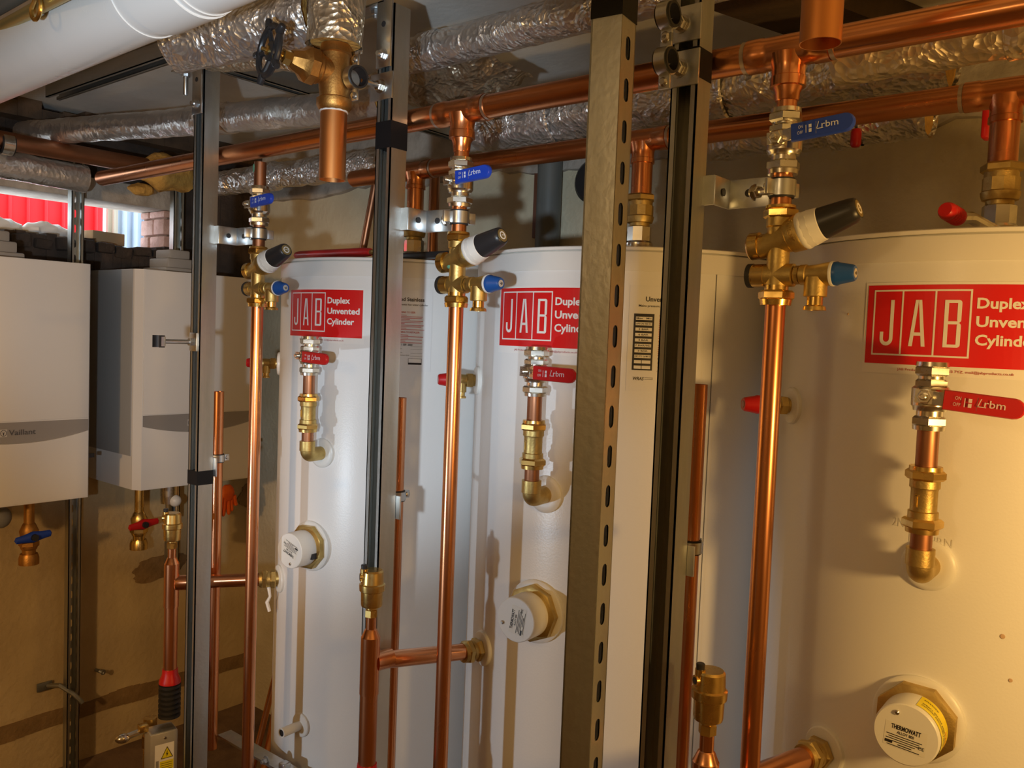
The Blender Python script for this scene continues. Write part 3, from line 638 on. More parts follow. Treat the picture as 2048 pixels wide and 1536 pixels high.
# ------------------------------------------------------------------ secondary return runs in front of each cylinder
for k in range(3):
    ex, ey = ((-1.643, 1.2585), (-.962, 1.253), (-.2845, 1.2485))[k]; dz = (0, .012, 0)[k]
    side = WHERE[k]
    zt = 1.4375 if k == 2 else (1.433 if k == 1 else 1.432)
    R = .014
    ball_valve('ball_valve', 'nickel ball valve with %s red lever below the %s cylinder sticker' % (('foreshortened', 'short looking', 'long')[k], side), (ex, ey, zt-.046), R, .046, RED, .118, RAD((-2, -1, -4)[k]), 'red lever ball valves on the cylinder fronts')
    pipe_thing('pipe_stub', 'dull copper pipe length under the red lever valve of the %s cylinder' % side, (ex, ey, 1.296), (ex, ey, zt-.088), R, COPPER_OLD, 'pipe', 'short copper lengths on the cylinder fronts')
    # check valve
    t = thing('check_valve', 'brass check valve with two hex nuts on the %s cylinder front' % side, 'valve', frame((ex, ey, 1.213)), 'brass check valves')
    b = B(); b.lathe([(.083, R*1.05), (.083, R*1.5), (.077, R*1.52)], I4, 24); b.hexn(.064, .078, R*1.85, ph=.1); part(t, 'union_nut', b, BRASS)
    b = B(); b.lathe([(.066, R*1.42), (.054, R*1.42), (.053, R*1.3), (.050, R*1.25), (.022, R*1.25), (.021, R*1.42), (.012, R*1.42)], I4, 12); part(t, 'body', b, BRASS_C)
    b = B(); b.hexn(-.002, .012, R*1.9, ph=.3); b.lathe([(-.008, R*1.1), (-.008, R*1.5), (-.001, R*1.55)], I4, 24); part(t, 'union_nut', b, BRASS)
    b = B(); b.box((R*1.27*cos(-1.9), R*1.27*sin(-1.9), .036), (.002, .002, .016)); b.box((R*1.27*cos(-1.9)+.001, R*1.27*sin(-1.9), .044), (.005, .002, .002)); part(t, 'flow_arrow', b, BRASS)
    pipe_thing('pipe_stub', 'dull copper pipe length above the brass elbow of the %s cylinder' % side, (ex, ey, 1.178), (ex, ey, 1.207), R, COPPER_OLD, 'pipe', 'short copper lengths on the cylinder fronts')
    # elbow into the wall
    phi = math.asin((ex-TX[k])/(TR+.055)); nrm = V((sin(phi), -cos(phi), 0)); wallp = V((TX[k], TY, 1.152))+nrm*TR
    t = thing('pipe_elbow', 'brass elbow turning into the %s cylinder wall through a white rosette' % side, 'elbow', frame((ex, ey, 1.152)), 'brass elbows on the cylinder fronts')
    b = B(); b.lathe([(.031, R*1.05), (.031, R*1.32), (.008, R*1.32), (.007, R*1.22)], I4, 28); part(t, 'collar', b, BRASS_C)
    inn = (wallp-V((ex, ey, 1.152))); pts = [V((0, 0, .012))]
    for i in range(9):
        a = pi/2*i/8; pts.append(V((0, 0, .010-.013*sin(a)))+inn.normalized()*.013*(1-cos(a)))
    pts.append(pts[-1]+inn.normalized()*(inn.length-.012))
    b = B(); b.tube(pts, R*1.2, 24); part(t, 'bend', b, BRASS_C)
    flange(k, wallp+V((0, 0, -.003)), nrm, .024, .036)

# ------------------------------------------------------------------ risers with reducing valves
PY = 1.165; PX = (-1.721, -1.088, -.474)
HZ = 1.860                         # header height
def clip_ring(t, name, Mx, r, wid=.022, gap=.003, ears=True, m=ZINC):
    b = B(); b.ring(-wid/2, wid/2, r+gap, r+gap+.0018, Mx, 28)
    if ears:
        for sg in (-1, 1): b.box((sg*(r+gap+.009), 0, 0), (.016, .006, wid*.95), Mx, .0015)
    part(t, name, b, m)
    b = B(); b.ring(-wid*.62, wid*.62, r+.0002, r+gap, Mx, 28); part(t, 'rubber_lining', b, BLACK)
    if ears:
        for sg in (-1, 1):
            b = B(); Mz = Mx @ frame((sg*(r+gap+.010), -.003, 0), (0, -1, 0)); b.lathe([(0, .0055), (.003, .0055), (.0045, .003), (.0045, 0)], Mz, 12); part(t, 'clip_screw', b, SCREWM)
R = .014
for k in range(3):
    x = PX[k]; side = WHERE[k]; zb = (1.733, 1.734, 1.739)[k]; zo = (-.012, -.008, 0)[k]
    grp = 'cold feed risers'
    zn = 1.647+zo      # PRV inlet nut top
    zv = 1.598+zo      # reducing valve centre
    # copper above the valve
    if k == 0:
        pipe_thing('pipe_stub', 'open topped copper pipe end with green verdigris above the left blue lever valve', (x, PY, zb+.040), (x, PY, 1.829), R, COPPER_OLD, 'pipe', None, open1=True)
    else:
        t = thing('reducing_coupling', 'copper reducer dropping from the header tee to the %s blue lever valve' % side, 'coupling', frame((x, PY, zb)), 'copper reducers under the header')
        zt_ = HZ-.046-zb
        b = B(); b.lathe([(.040, R), (.052, R), (.052, R+.0015), (zt_-.022, R+.002), (zt_-.012, R+.003), (zt_-.002, .0215), (zt_+.004, .0215)], I4, 30); part(t, 'body', b, COPPER)
    ball_valve('ball_valve', ('nickel ball valve with blue lever on the left riser', 'nickel ball valve with blue lever on the middle riser', 'nickel ball valve with long looking blue lever on the right riser')[k], (x, PY, zb-.004), R, .045, BLUE, .108, RAD((3, 3, 4)[k]), 'blue lever ball valves on the risers', lw=.0235)
    pipe_thing('pipe_stub', 'copper pipe length in a clip above the %s reducing valve' % side, (x, PY, zn-.008), (x, PY, zb-.047), R, COPPER_OLD if k == 0 else COPPER, 'pipe', 'short copper lengths above the reducing valves')
    # clip and bracket off the strut
    sxx = (-1.874, -1.228, -.599)[k]; zc = zb-.068; yb = SY+.047
    t = thing('pipe_bracket', ('bent steel bracket and clip holding the left riser off the strut', 'bent steel bracket and clip holding the middle riser off the strut', 'bent steel bracket and studded clip holding the right riser off the strut')[k], 'bracket', frame((sxx+.02, yb, zc)), 'riser brackets')
    b = B(); x0 = 0.0; x1 = x-R-.018-(sxx+.02)
    b.box((.0, -.012, 0), (.036, .004, .042)); b.box((.018, .012, .0), (.004, .050, .042), bev=.001); b.box((.018+(x1-.018)/2+.004, .036, 0), (x1-.010, .004, .042), bev=.001)
    part(t, 'bent_plate', b, ZINC)
    b = B(); b.lathe([(0, .0058), (.0008, .0058)], frame((.021, .012, 0), (1, 0, 0)), 16); part(t, 'bolt_hole', b, BLACKP)
    b = B(); b.lathe([(0, .0058), (.0008, .0058)], frame((.05, .0335, 0), (0, -1, 0)), 16); part(t, 'bolt_hole', b, BLACKP)
    b = B(); pa = V((x1-.012, .034, 0)); pb = V((x-R-.004-(sxx+.02), PY-yb, 0)); b.tube([pa, pb], .0045, 10); hexbolt(b, pa, pb-pa, .009, .008); part(t, 'stud', b, SCREWM)
    clip_ring(t, 'clip', frame((x-(sxx+.02), PY-yb, 0), (0, 0, 1), (-.30, -.95, 0)), R)
    # reducing valve body
    t = thing('reducing_valve', ('brass pressure reducing valve with black knob on the left riser', 'brass pressure reducing valve with black knob on the middle riser', 'brass pressure reducing valve with black knob on the right riser, largest in view')[k], 'valve', frame((x, PY, zv)), 'pressure reducing valves')
    b = B(); b.lathe([(.040, R*1.05), (.049, R*1.45), (.045, R*1.5)], I4, 24); b.hexn(.031, .045, R*1.72, ph=.2); part(t, 'inlet_nut', b, BRASS)
    el = RAD(20); dk = V((cos(el), 0, sin(el)))
    Mk = frame((0, 0, 0), dk, (0, 1, 0))
    b = B(); b.lathe([(.032, R*1.35), (.020, R*1.35), (.018, R*1.2), (.006, R*1.2), (.0, R*1.0)], I4, 24)
    b.lathe([(-.030, .0155), (-.022, .0165), (-.010, .0175), (.0, .0190), (.014, .0215), (.016, .0235), (.031, .0258), (.034, .0245)], Mk, 28)
    b.lathe([(-.004, R*1.10), (-.030, R*1.10), (-.060, R*1.15), (-.064, R*1.15)], I4, 24)
    b.lathe([(-.024, .016), (.024, .016)], frame((0, 0, -.048), (1, 0, 0)), 24)
    part(t, 'body', b, BRASS_C)
    b = B(); Ml = frame((-.014, 0, -.004), (-1, 0, -.10)); b.lathe([(0, .0155), (.012, .0155), (.013, .019), (.026, .0195), (.029, .017), (.029, 0)], Ml, 24); part(t, 'gauge_plug', b, BRASS)
    b = B(); Ml = frame((-.016, 0, -.048), (-1, 0, 0)); b.lathe([(0, .0165), (.022, .0165), (.024, .015)], Ml, 24); pl = part(t, 'branch_plug', b, BRASS)
    b = B(); b.ring(.019, .026, .010, .0172, Ml, 24); part(pl, 'plug_seal', b, BLACK)
    b = B(); b.lathe([(.033, .0245), (.036, .0265), (.039, .0265), (.041, .0255)], Mk, 32); b.lathe([(.041, .0262), (.049, .0258)], Mk, 12); b.lathe([(.049, .0252), (.062, .0232), (.064, .021)], Mk, 36); part(t, 'white_collar', b, PLW)
    b = B(); b.lathe([(.060, .0205), (.063, .0222), (.090, .0194), (.106, .0174), (.1115, .0158), (.1130, .0140), (.1130, 0)], Mk, 36); kb = part(t, 'knob', b, BLACKP)
    b = B(); b.lathe([(.1127, .0120), (.1137, .0120), (.1139, .0095), (.1137, .0085), (.1137, 0)], Mk, 24); part(kb, 'knob_badge', b, mat('badge', (.42, .33, .14), .4, .6))
    b = B(); b.ring(.1137, .1142, .0055, .0075, Mk, 24); put_text(b, glyphs('3', .006, .01, None, 'CENTER'), lambda a, c: Mk @ V((-c+.003, a, .1144))); part(kb, 'badge_print', b, PRINTW)
    b = B(); b.lathe([(-.062, R*1.18), (-.070, R*1.18)], I4, 24); b.hexn(-.083, -.069, R*1.78, ph=.2); b.lathe([(-.082, R*1.6), (-.090, R*1.5), (-.090, R*1.05)], I4, 24); part(t, 'outlet_nut', b, BRASS)
    if k == 1:
        b = B(); b.sphere((-.010, -.0125, -.012), .006, I4, 10, 8, (1, .4, 1.2)); part(t, 'verdigris', b, VERD, 'green verdigris stain on the brass')
    b = B(); put_text(b, glyphs('ALTECNIC', .0058, .004, .030), lambda a, c: Mk @ V((.0263*cos(pi-.62+a/.0256), .0263*sin(pi-.62+a/.0256), .0225+c))); part(t, 'cast_lettering', b, BRASS)
    # expansion relief valve on the branch
    Me = frame((x+.022, PY, zv-.048), (1, 0, .02), (0, 1, 0))
    t = thing('relief_valve', 'brass relief valve with blue cap beside the %s riser' % side, 'valve', Me, 'blue capped relief valves')
    b = B(); b.lathe([(0, .009), (.012, .0095), (.012, .014), (.020, .014), (.021, .0125), (.034, .0135), (.046, .0155), (.053, .0165), (.054, .0165)], I4, 24); b.lathe([(.004, .013), (.010, .013)], I4, 8)
    Md = frame((0, 0, .033), (Me.to_3x3().inverted() @ V((0, 0, -1)))); b.lathe([(.004, .0155), (.030, .0155), (.031, .013)], Md, 24); part(t, 'body', b, BRASS_C)
    b = B(); b.lathe([(.030, .0105), (.042, .0105), (.044, .0145), (.049, .0155), (.049, .009), (.040, .009)], Md, 24, False); part(t, 'discharge_outlet', b, BRASS)
    b = B(); b.lathe([(.0535, .0168), (.056, .0172), (.0575, .0168)], I4, 24); part(t, 'cap_ring', b, PLW)
    b = B(); b.lathe([(.0572, .0160), (.062, .0162), (.064, .0150), (.082, .0115), (.085, .0098), (.085, 0)], I4, 20); cp = part(t, 'cap', b, BLUEC)
    b = B(); b.lathe([(.0851, .0065), (.0856, .0063), (.0856, 0)], I4, 20); part(cp, 'cap_badge', b, mat('badge_grey', (.50, .45, .40), .5))
    b = B(); put_text(b, glyphs('6', .007, .02, None, 'CENTER'), lambda a, c: V((-(c-.0035), a, .0858))*1.0); part(cp, 'badge_print', b, PRINTK)
    # riser
    pipe_thing('riser_pipe', ('tall copper riser between the second boiler and the left cylinder', 'tall copper riser in front of the left and middle cylinders gap', 'tall bright copper riser in front of the right cylinder edge')[k], (x, PY, ZF), (x, PY, zv-.089), R, COPPER, 'pipe', grp)
# verdigris on the open stub
b = B(); b.sphere((0, 0, 0), .006, I4, 10, 8, (.7, .35, 1.7)); o = finish(b, 'verdigris', VERD, None, M4.Translation((PX[0]-.006, PY-.0125, 1.815)))
for oo in bpy.data.objects:
    if oo.get('label', '').startswith('open topped copper pipe end'):
        mw = o.matrix_world.copy(); o.parent = oo; o.matrix_parent_inverse = oo.matrix_world.inverted(); o.matrix_world = mw

# ------------------------------------------------------------------ red capped safety valves on the cylinder shoulders
for k, (px, py) in enumerate(((559, 737), (953, 762), (1585, 808))):
    side = WHERE[k]
    p, _ph = onT(px, py, k, .001); ph = RAD((-40, -37.5, -44)[k]); z = 1.3525
    n = V((sin(ph), -cos(ph), 0)); p = V((TX[k], TY, z))+n*TR
    flange(k, p, n, .014, .031)
    Me = frame(p, n, V((0, 0, 1)).cross(n))
    t = thing('safety_valve', 'brass temperature relief valve with red cap on the %s cylinder side' % side, 'valve', Me, 'red capped safety valves')
    b = B(); b.lathe([(.002, .0125), (.012, .0125)], I4, 20); b.hexn(.011, .026, .0165); b.lathe([(.026, .012), (.046, .013), (.060, .0145)], I4, 20)
    Md = frame((0, 0, .036), Me.to_3x3().inverted() @ V((0, 0, -1))); b.lathe([(.005, .011), (.026, .011)], Md, 20); part(t, 'body', b, BRASS_C)
    b = B(); b.lathe([(.025, .008), (.034, .008), (.035, .0105), (.039, .0105), (.039, .005)], Md, 18); part(t, 'discharge_outlet', b, NICKEL if k == 2 else BRASS)
    b = B(); b.lathe([(.058, .0155), (.064, .0158), (.066, .0148), (.084, .0118), (.087, .0100), (.087, 0)], I4, 20); cp = part(t, 'cap', b, RED)
    b = B(); b.lathe([(.0871, .0060), (.0876, .0058), (.0876, 0)], I4, 18); part(cp, 'cap_badge', b, mat('badge_red', (.55, .28, .26), .5))

# ------------------------------------------------------------------ copper headers with tees
HR = .021
def header(name, label, segs, y, z, tees, m, group=None, clips=()):
    x0 = segs[0]; t = thing(name, label, 'pipe', M4.Translation((x0, y, z)))
    L = segs[1]-x0
    b = B(); n = 40; b.lathe([(.05, HR-.0014), (0, HR-.0014)]+[(L*i/n, HR) for i in range(n+1)], frame((0, 0, 0), (1, 0, 0)), 36); part(t, 'run', b, m)
    for tx, dn in tees:
        b = B(); M1 = frame((tx-x0-.058, 0, 0), (1, 0, 0)); b.lathe([(0, HR), (0, HR+.0026), (.022, HR+.0026), (.024, HR+.0014), (.034, HR+.0016), (.082, HR+.0016), (.092, HR+.0014), (.094, HR+.0026), (.116, HR+.0026), (.116, HR)], M1, 36, False)
        b.lathe([(.004, HR+.002), (.0, HR+.0016)], M1, 36, False)
        b.lathe([(.006, HR+.006), (.020, HR+.0028), (.026, HR+.0016), (.036, HR+.0018), (.037, HR+.0030), (.043, HR+.0032), (dn, HR+.0032), (dn+.001, HR-.002)], frame((tx-x0, 0, 0), (0, 0, -1)), 32); part(t, 'tee', b, COPPER_H)
        for off in (-.062, .062):
            b = B(); b.ring(-.003, .003, HR+.0002, HR+.0016, frame((tx-x0+off, 0, 0), (1, 0, 0)), 36); part(t, 'solder_ring', b, mat('solder', (.60, .50, .42), .4, 1))
    return t
header('copper_header', 'front copper header pipe crossing above all three risers', (-2.50, .9), PY, HZ, ((PX[1], .050), (PX[2], .050)), COPPER_H)
LY, LZ = 1.50, 1.853
TXF = (-1.552, -.903, -.262)
header('copper_header', 'rear copper header pipe running just over the cylinder tops', (-1.79, .9), LY, LZ, ((TXF[0], .046), (TXF[1], .046), (TXF[2], .046)), COPPER_H)

# branches from the rear header to the cylinder tops
for k in range(3):
    x = TXF[k]; side = WHERE[k]; z0 = ZTOP-.006
    pipe_thing('pipe_stub', 'copper drop from the rear header above the %s cylinder top' % side, (x, LY, LZ-.11), (x, LY, LZ-.04), HR, COPPER_H, 'pipe', 'copper drops to the cylinder tops')
    t = thing('top_union', 'brass and nickel union standing on the %s cylinder top' % side, 'union', frame((x, LY, z0)), 'unions on the cylinder tops')
    b = B(); b.lathe([(.0, .020), (.004, .027), (.020, .027), (.024, .028), (.030, .028), (.034, .025)], I4, 28); b.lathe([(.034, .0245), (.062, .0245), (.064, .021)], I4, 8); part(t, 'lower_body', b, NICKEL)
    b = B(); b.lathe([(.062, .020), (.070, .020), (.071, .0255), (.077, .0275), (.083, .028), (.085, .026)], I4, 28); b.lathe([(.085, .0265), (.105, .0265)], I4, 10); b.lathe([(.105, .0245), (.114, .0245)], I4, 28); b.hexn(.113, .128, .0305); part(t, 'upper_nut', b, BRASS_C)
    b = B(); b.lathe([(.0, .0255), (.0025, .0255)], frame((0, 0, .025), (0, 0, 1)), 28); part(t, 'seal_ring', b, BLACK)
# lever handles lying on the cylinder tops
pA = V((TXF[0]-.04, LY-.01, 1.655)); pB = onZ(590, 511, 1.662)
t = thing('top_lever', 'long red lever lying across the left cylinder top', 'lever', M4.Translation(pA))
d = pB-pA
b = B(); b.tube([V((0, 0, 0)), d*.3], .007, 10); part(t, 'shank', b, BRASS_C)
b = B(); b.tube([d*.25, d*.3, d*.6, d*.94, d*.98, d], .012, 14, rad=[.010, .0125, .0125, .0125, .010, .005]); part(t, 'red_grip', b, RED)
pA = V((TXF[2], LY-.02, ZTOP+.004)); pB = onZ(1888, 418, 1.655)
t = thing('top_lever', 'bent plated lever with ribbed red grip on the right cylinder top', 'lever', M4.Translation(pA)); d = pB-pA
b = B(); b.lathe([(0, .036), (.010, .042), (.012, .042), (.013, .03)], I4, 32); part(t, 'dish', b, mat('cream_plate', (.80, .74, .58), .35))
b = B(); b.tube([V((0, 0, .012)), d*.5+V((0, 0, .010)), d*.72], .009, 10); part(t, 'shank', b, NICKEL)
b = B(); Mg = frame(d*.70, d); b.lathe([(0, .010), (.004, .0125)]+[(.006+i*.003, .0122+.0012*(i % 2)) for i in range(10)]+[(.040, .0125), (.044, .010), (.044, 0)], Mg, 14); part(t, 'red_grip', b, RED)
p = onZ(1243, 478, 1.65); b = B(); b.box((0, 0, 0), (.07, .02, .026), bev=.004); o = finish(b, 'lever_stop_and_shade', BLACKP, None, M4.Translation((TXF[1]-.05, LY+.0, 1.660))); tag(o, 'black lever block beside the union on the middle cylinder top', 'lever')
b = B(); b.box((0, 0, 0), (.16, .03, .016), bev=.004); o = finish(b, 'lever_stop_and_shade', BLACKP, None, M4.Translation((TXF[0]+.11, LY-.06, ZTOP+.010))); tag(o, 'black strip standing in for the lid rim shadow on the left cylinder top', 'bar')  # this black box is the shade along the lid rim, built as a shape

# ------------------------------------------------------------------ big pipe clamps on the struts
def big_clamp(name, label, x, z, y=SY, r=.0140, ang=.02, ln=.044, flip=1):
    t = thing(name, label, 'clamp', M4.Translation((x, y, z)), 'rubber lined pipe clamps')
    b = B(); b.box((0, -.002, 0), (.060, .004, .050), bev=.001); part(t, 'base_plate', b, ZINC)
    b = B(); hexbolt(b, (0, -.0062, 0), (0, -1, 0), .010, .009); b.tube([V((0, -.012, 0)), V((0, -ln+r, 0))], .0055, 10); part(t, 'stud', b, SCREWM)
    Mx = frame((0, -ln, 0), (cos(ang), -sin(ang), 0), (0, 0, 1))
    b = B(); b.ring(-.0085, .0085, r+.0035, r+.0055, Mx, 32); part(t, 'steel_ring', b, ZINC)
    b = B(); b.ring(-.0115, .0115, r, r+.0035, Mx, 32); part(t, 'rubber_lining', b, BLACK)
    for sg in (-1, 1):
        b = B(); b.box((sg*(r+.0145), 0, 0), (.020, .005, .018), Mx, .0015); eb = part(t, 'ear', b, ZINC)
        b = B(); b.lathe([(0, .0065), (.003, .0065), (.005, .004), (.005, 0)], Mx @ frame((sg*(r+.0155), .0025, 0), (0, 1, 0)), 14); part(eb, 'screw', b, SCREWM)
    return t
big_clamp('pipe_clamp', 'empty rubber lined clamp on the open strut at the top edge of the view', -.605, onY(1330, 28, SY-.05).z)
big_clamp('pipe_clamp', 'empty rubber lined clamp on the open strut in front of the front header', -.605, onY(1325, 120, SY-.05).z)
big_clamp('pipe_clamp', 'empty rubber lined clamp on the strut beside the gate valve', -1.234, onY(725, 160, SY-.05).z, ang=.10, r=.017, ln=.066)
# little clip with stud sticking out of the left strut
p = V((-1.877, SY, onY(372, 683, SY).z)); t = thing('stud_clip', 'small empty stud clip sticking out of the left strut', 'clip', M4.Translation(p))
b = B(); b.box((0, -.002, 0), (.030, .004, .044), bev=.001); part(t, 'base_plate', b, ZINC)
b = B(); b.hexn(.004, .014, .010, frame((0, 0, 0), (0, -1, 0))); b.tube([V((0, -.012, 0)), V((0, -.075, 0))], .0055, 12); part(t, 'stud', b, ZINC)
b = B(); Mx = frame((0, -.092, 0), (0, 0, 1), (0, -1, 0))
b.lathe([(-.011, .016), (.011, .016), (.011, .0175), (-.011, .0175), (-.011, .016)], Mx, 24, False)
b.bm.transform(M4.Identity(4)); bmesh.ops.delete(b.bm, geom=[v_ for v_ in b.bm.verts if v_.co.y < -.096], context='VERTS'); part(t, 'open_clip', b, ZINC)
b = B(); b.ring(-.014, .014, .0135, .016, Mx, 24); bmesh.ops.delete(b.bm, geom=[v_ for v_ in b.bm.verts if v_.co.y < -.097], context='VERTS'); part(t, 'rubber_lining', b, BLACK)

# ------------------------------------------------------------------ open topped copper stand pipes behind the struts
for k, (pxt, pyt, lab, pc) in enumerate(((437, 783, 'open topped copper pipe right of the left strut, boiler behind', 915), (797, 795, 'open topped copper pipe with pale slot reflections right of the middle strut', 990), (1391, 768, 'open topped bright copper pipe right of the clamp strut', 1093))):
    y = (1.225, 1.225, 1.225)[k]; q = onY(pxt, pyt, y); q.x += (0, .004, .006)[k]
    r_ = (.0142, .0145, .0138)[k]
    pipe_thing('stand_pipe', lab, (q.x, y, ZF if k else .33), (q.x, y, q.z), r_, COPPER, 'pipe', 'open topped copper stand pipes', open1=True)
    sx = (-1.874, -1.228, -.599)[k]; zc = onY(pxt-8, pc, y).z
    t = thing('pipe_clip', ('clip fixing the open copper pipe to the left strut', 'clip fixing the open copper pipe to the middle strut', 'clip fixing the open copper pipe to the clamp strut')[k], 'clip', M4.Translation((q.x, y, zc)), 'clips on the stand pipes')
    clip_ring(t, 'clip', frame((0, 0, 0), (0, 0, 1), (0, 1, 0)), r_, .018, .0028)
    b = B(); yb = SY+.041-y; b.box((sx+.012-q.x, yb+.003, 0), (.040, .004, .046), bev=.001); part(t, 'base_plate', b, ZINC)
    b = B(); b.tube([V((sx+.016-q.x, yb+.004, 0)), V((-r_*.9, -.004, 0))], .006, 10); part(t, 'stud', b, SCREWM)

# ------------------------------------------------------------------ air vents on the flow pipes and tails into the cylinders
for k in range(3):
    side = WHERE[k]
    ph = RAD((-19.6, -21.8, -22.2)[k]); z = (.797, .797, .823)[k]; n = V((sin(ph), -cos(ph), 0)); port = V((TX[k], TY, z))+n*TR
    A = (atD(343, 1165, 1.64), atD(742, 1325, 1.47), atD(1408, 1580, 1.05))[k]
    A = V((A.x, A.y, z+(.004 if k == 0 else 0)))
    if k == 0: A = onZ(343, 1166, z)
    if k == 1: A = onZ(740, 1325, z+.024)
    if k == 2: A = onZ(1408, 1592, z)
    d = (A-port); d.z = 0; dn = d.normalized()
    flange(k, port, n, .020, .036)
    # tail union
    t = thing('tail_union', 'brass union where the flow tail enters the %s cylinder' % side, 'union', frame(port, dn), 'brass tail unions')
    b = B(); b.lathe([(-.004, .018), (.012, .018)], I4, 24); b.hexn(.010, .024, .0245); b.lathe([(.024, .0205), (.032, .0215)], I4, 24); part(t, 'body', b, BRASS_C)
    b = B(); b.hexn(.031, .046, .0250, ph=.3); b.lathe([(.045, .0215), (.052, .0200), (.052, .015)], I4, 24); part(t, 'union_nut', b, BRASS_C)
    if k == 0:
        b = B(); Mi = frame(port, dn).to_3x3().inverted(); p0 = Mi @ V((0, 0, -.016)); b.tube([V((0, 0, .028))+Mi @ V((0, 0, -.02)), V((0, 0, .026))+Mi @ V((.004, 0, -.045)), V((0, 0, .030))+Mi @ V((-.002, 0, -.062)), V((0, 0, .026))+Mi @ V((.003, 0, -.085))], .004, 6, rad=[.005, .0035, .005, .0045]); part(t, 'thread_tape', b, PRINTW, 'loose white thread tape hanging from the nut')
    r_ = .0166; L = d.length
    pipe_thing('flow_tail', 'short horizontal copper tail from the %s vent tee to the cylinder' % side, port+dn*.03, A-dn*.02, r_, COPPER, 'pipe', 'copper flow tails')
    t = thing('flow_tee', 'copper tee and upright under the %s air vent' % side, 'pipe', frame(A, (0, 0, 1), dn), 'copper flow tees')
    b = B(); b.lathe([(-.060, r_+.0002), (-.060, r_+.0018), (-.030, r_+.0018), (.034, r_+.0018), (.050, r_+.0018), (.052, r_+.0004), (.064, r_*.72), (.066, r_*.60), (.080, r_*.60)], I4, 30)
    b.lathe([(.010, r_+.004), (.020, r_+.0018), (.046, r_+.0018), (.046, r_)], frame((0, 0, 0), (-1, 0, 0)), 26); part(t, 'tee', b, COPPER)
    b = B(); b.lathe([(.064, r_*.60), (.092, r_*.60)], I4, 22); part(t, 'vent_tail', b, COPPER)
    zlow = (-.228, -.205, -.200)[k]
    b = B(); b.lathe([(zlow, r_), (zlow*.5, r_), (-.055, r_)], I4, 28); part(t, 'upright', b, COPPER)
    # red collar and black corrugated hose below
    t2 = thing('hose', 'black corrugated hose with red collar under the %s flow tee' % side, 'hose', frame(A+V((0, 0, zlow))), 'corrugated hoses')
    b = B(); b.lathe([(.008, r_+.0005), (.008, r_+.002), (-.006, r_+.003), (-.020, r_*1.55), (-.028, r_*1.6), (-.030, r_*1.4)], I4, 26); part(t2, 'red_collar', b, RED)
    b = B(); prof = []
    for i in range(7): zc = -.029-i*.0128; prof += [(zc, r_*1.25), (zc-.003, r_*1.62), (zc-.009, r_*1.62), (zc-.012, r_*1.25)]
    b.lathe(prof, I4, 26); part(t2, 'corrugated_sleeve', b, BLACK)
    if k: pipe_thing('riser_pipe', 'lower copper upright below the %s corrugated hose' % side, (A.x, A.y, ZF), (A.x, A.y, A.z+zlow-.115), r_, COPPER_OLD, 'pipe', 'lower uprights below the hoses')
    # air vent
    zt_ = A.z+.088
    t3 = thing('air_vent', 'brass automatic air vent %s' % ('before the left strut, highest of the three', 'before the middle strut', 'lowest and nearest, before the right riser')[k], 'air vent', frame((A.x, A.y, zt_)), 'brass air vents')
    b = B(); b.hexn(0, .016, .0125, ph=.2); b.lathe([(.016, .010), (.020, .010)], I4, 20); part(t3, 'base_nut', b, BRASS)
    b = B(); b.lathe([(.019, .012), (.022, .0195), (.026, .0205), (.050, .0210), (.052, .024), (.060, .0245), (.064, .0245), (.066, .0215), (.088, .0205), (.091, .018), (.091, 0)], I4, 36); part(t3, 'float_body', b, BRASS)
    av = V((-.55, -.83, 0)).normalized()
    b = B(); b.lathe([(.012, .0075), (.024, .0075), (.024, .0050)], frame((0, 0, .078), av), 18); b.lathe([(.070, .0072), (.094, .0072)], frame(av*.016, (0, 0, 1)), 16); part(t3, 'side_nozzle', b, BRASS)
    b = B(); b.lathe([(.0235, .0052), (.0243, .0050), (.0243, 0)], frame((0, 0, .078), av), 18); part(t3, 'nozzle_bore', b, BLACKP)
    b = B(); b.lathe([(.093, .0058), (.101, .0062), (.102, .005), (.102, 0)], frame(av*.016, (0, 0, 1)), 14); part(t3, 'vent_cap', b, BLACKP)
    if k == 0: FT = A.copy()

# zone valve actuator box at the bottom left
pb = atD(358, 1500, 1.60); pb = V((FT.x+.012, FT.y-.028, FT.z-.425))
Mb = frame(pb, (0, 0, 1), (cos(RAD(78)), sin(RAD(78)), 0))
t = thing('zone_valve_box', 'grey metal zone valve box with yellow electric shock label', 'control box', Mb)
b = B(); b.box((0, 0, 0), (.066, .052, .125), bev=.0025); part(t, 'cover', b, mat('alu_cover', (.52, .51, .49), .4, .55))
b = B(); b.box((0, 0, .0632), (.058, .045, .0012)); part(t, 'top_plate', b, GALV)
b = B(); Mf = frame((0, -.0262, -.002), (0, -1, 0), (1, 0, 0)); fl = flat(Mf); rect2(b, fl, -.022, -.034, .024, .036); lb = part(t, 'label', b, PRINTW)
b = B(); fl = flat(Mf, .0004); rect2(b, fl, -.010, -.032, .023, -.008); b.f([b.bm.verts.new(fl(*q)) for q in ((-.008, -.002), (.022, -.002), (.007, .028))]); part(lb, 'yellow_print', b, YELLOW)
b = B(); fl = flat(Mf, .0008)
tri = ((-.008, -.002), (.022, -.002), (.007, .028)); ct = (.007, .0075)
inn_ = [(ct[0]+(x_-ct[0])*.84, ct[1]+(y_-ct[1])*.84) for x_, y_ in tri]
for i in range(3): b.f([b.bm.verts.new(fl(*q)) for q in (tri[i], tri[(i+1) % 3], inn_[(i+1) % 3], inn_[i])])
for q in (((.0085, .019), (.0045, .0075), (.0075, .0085)), ((.0100, .0105), (.0065, .0095), (.0060, .001))): b.f([b.bm.verts.new(fl(*w_)) for w_ in q])
for i in range(4): rect2(b, fl, -.008, -.030+i*.0052, .020, -.0288+i*.0052)
for i in range(6): rect2(b, fl, -.0195+i*.0012, -.030, -.0190+i*.0012, -.004)
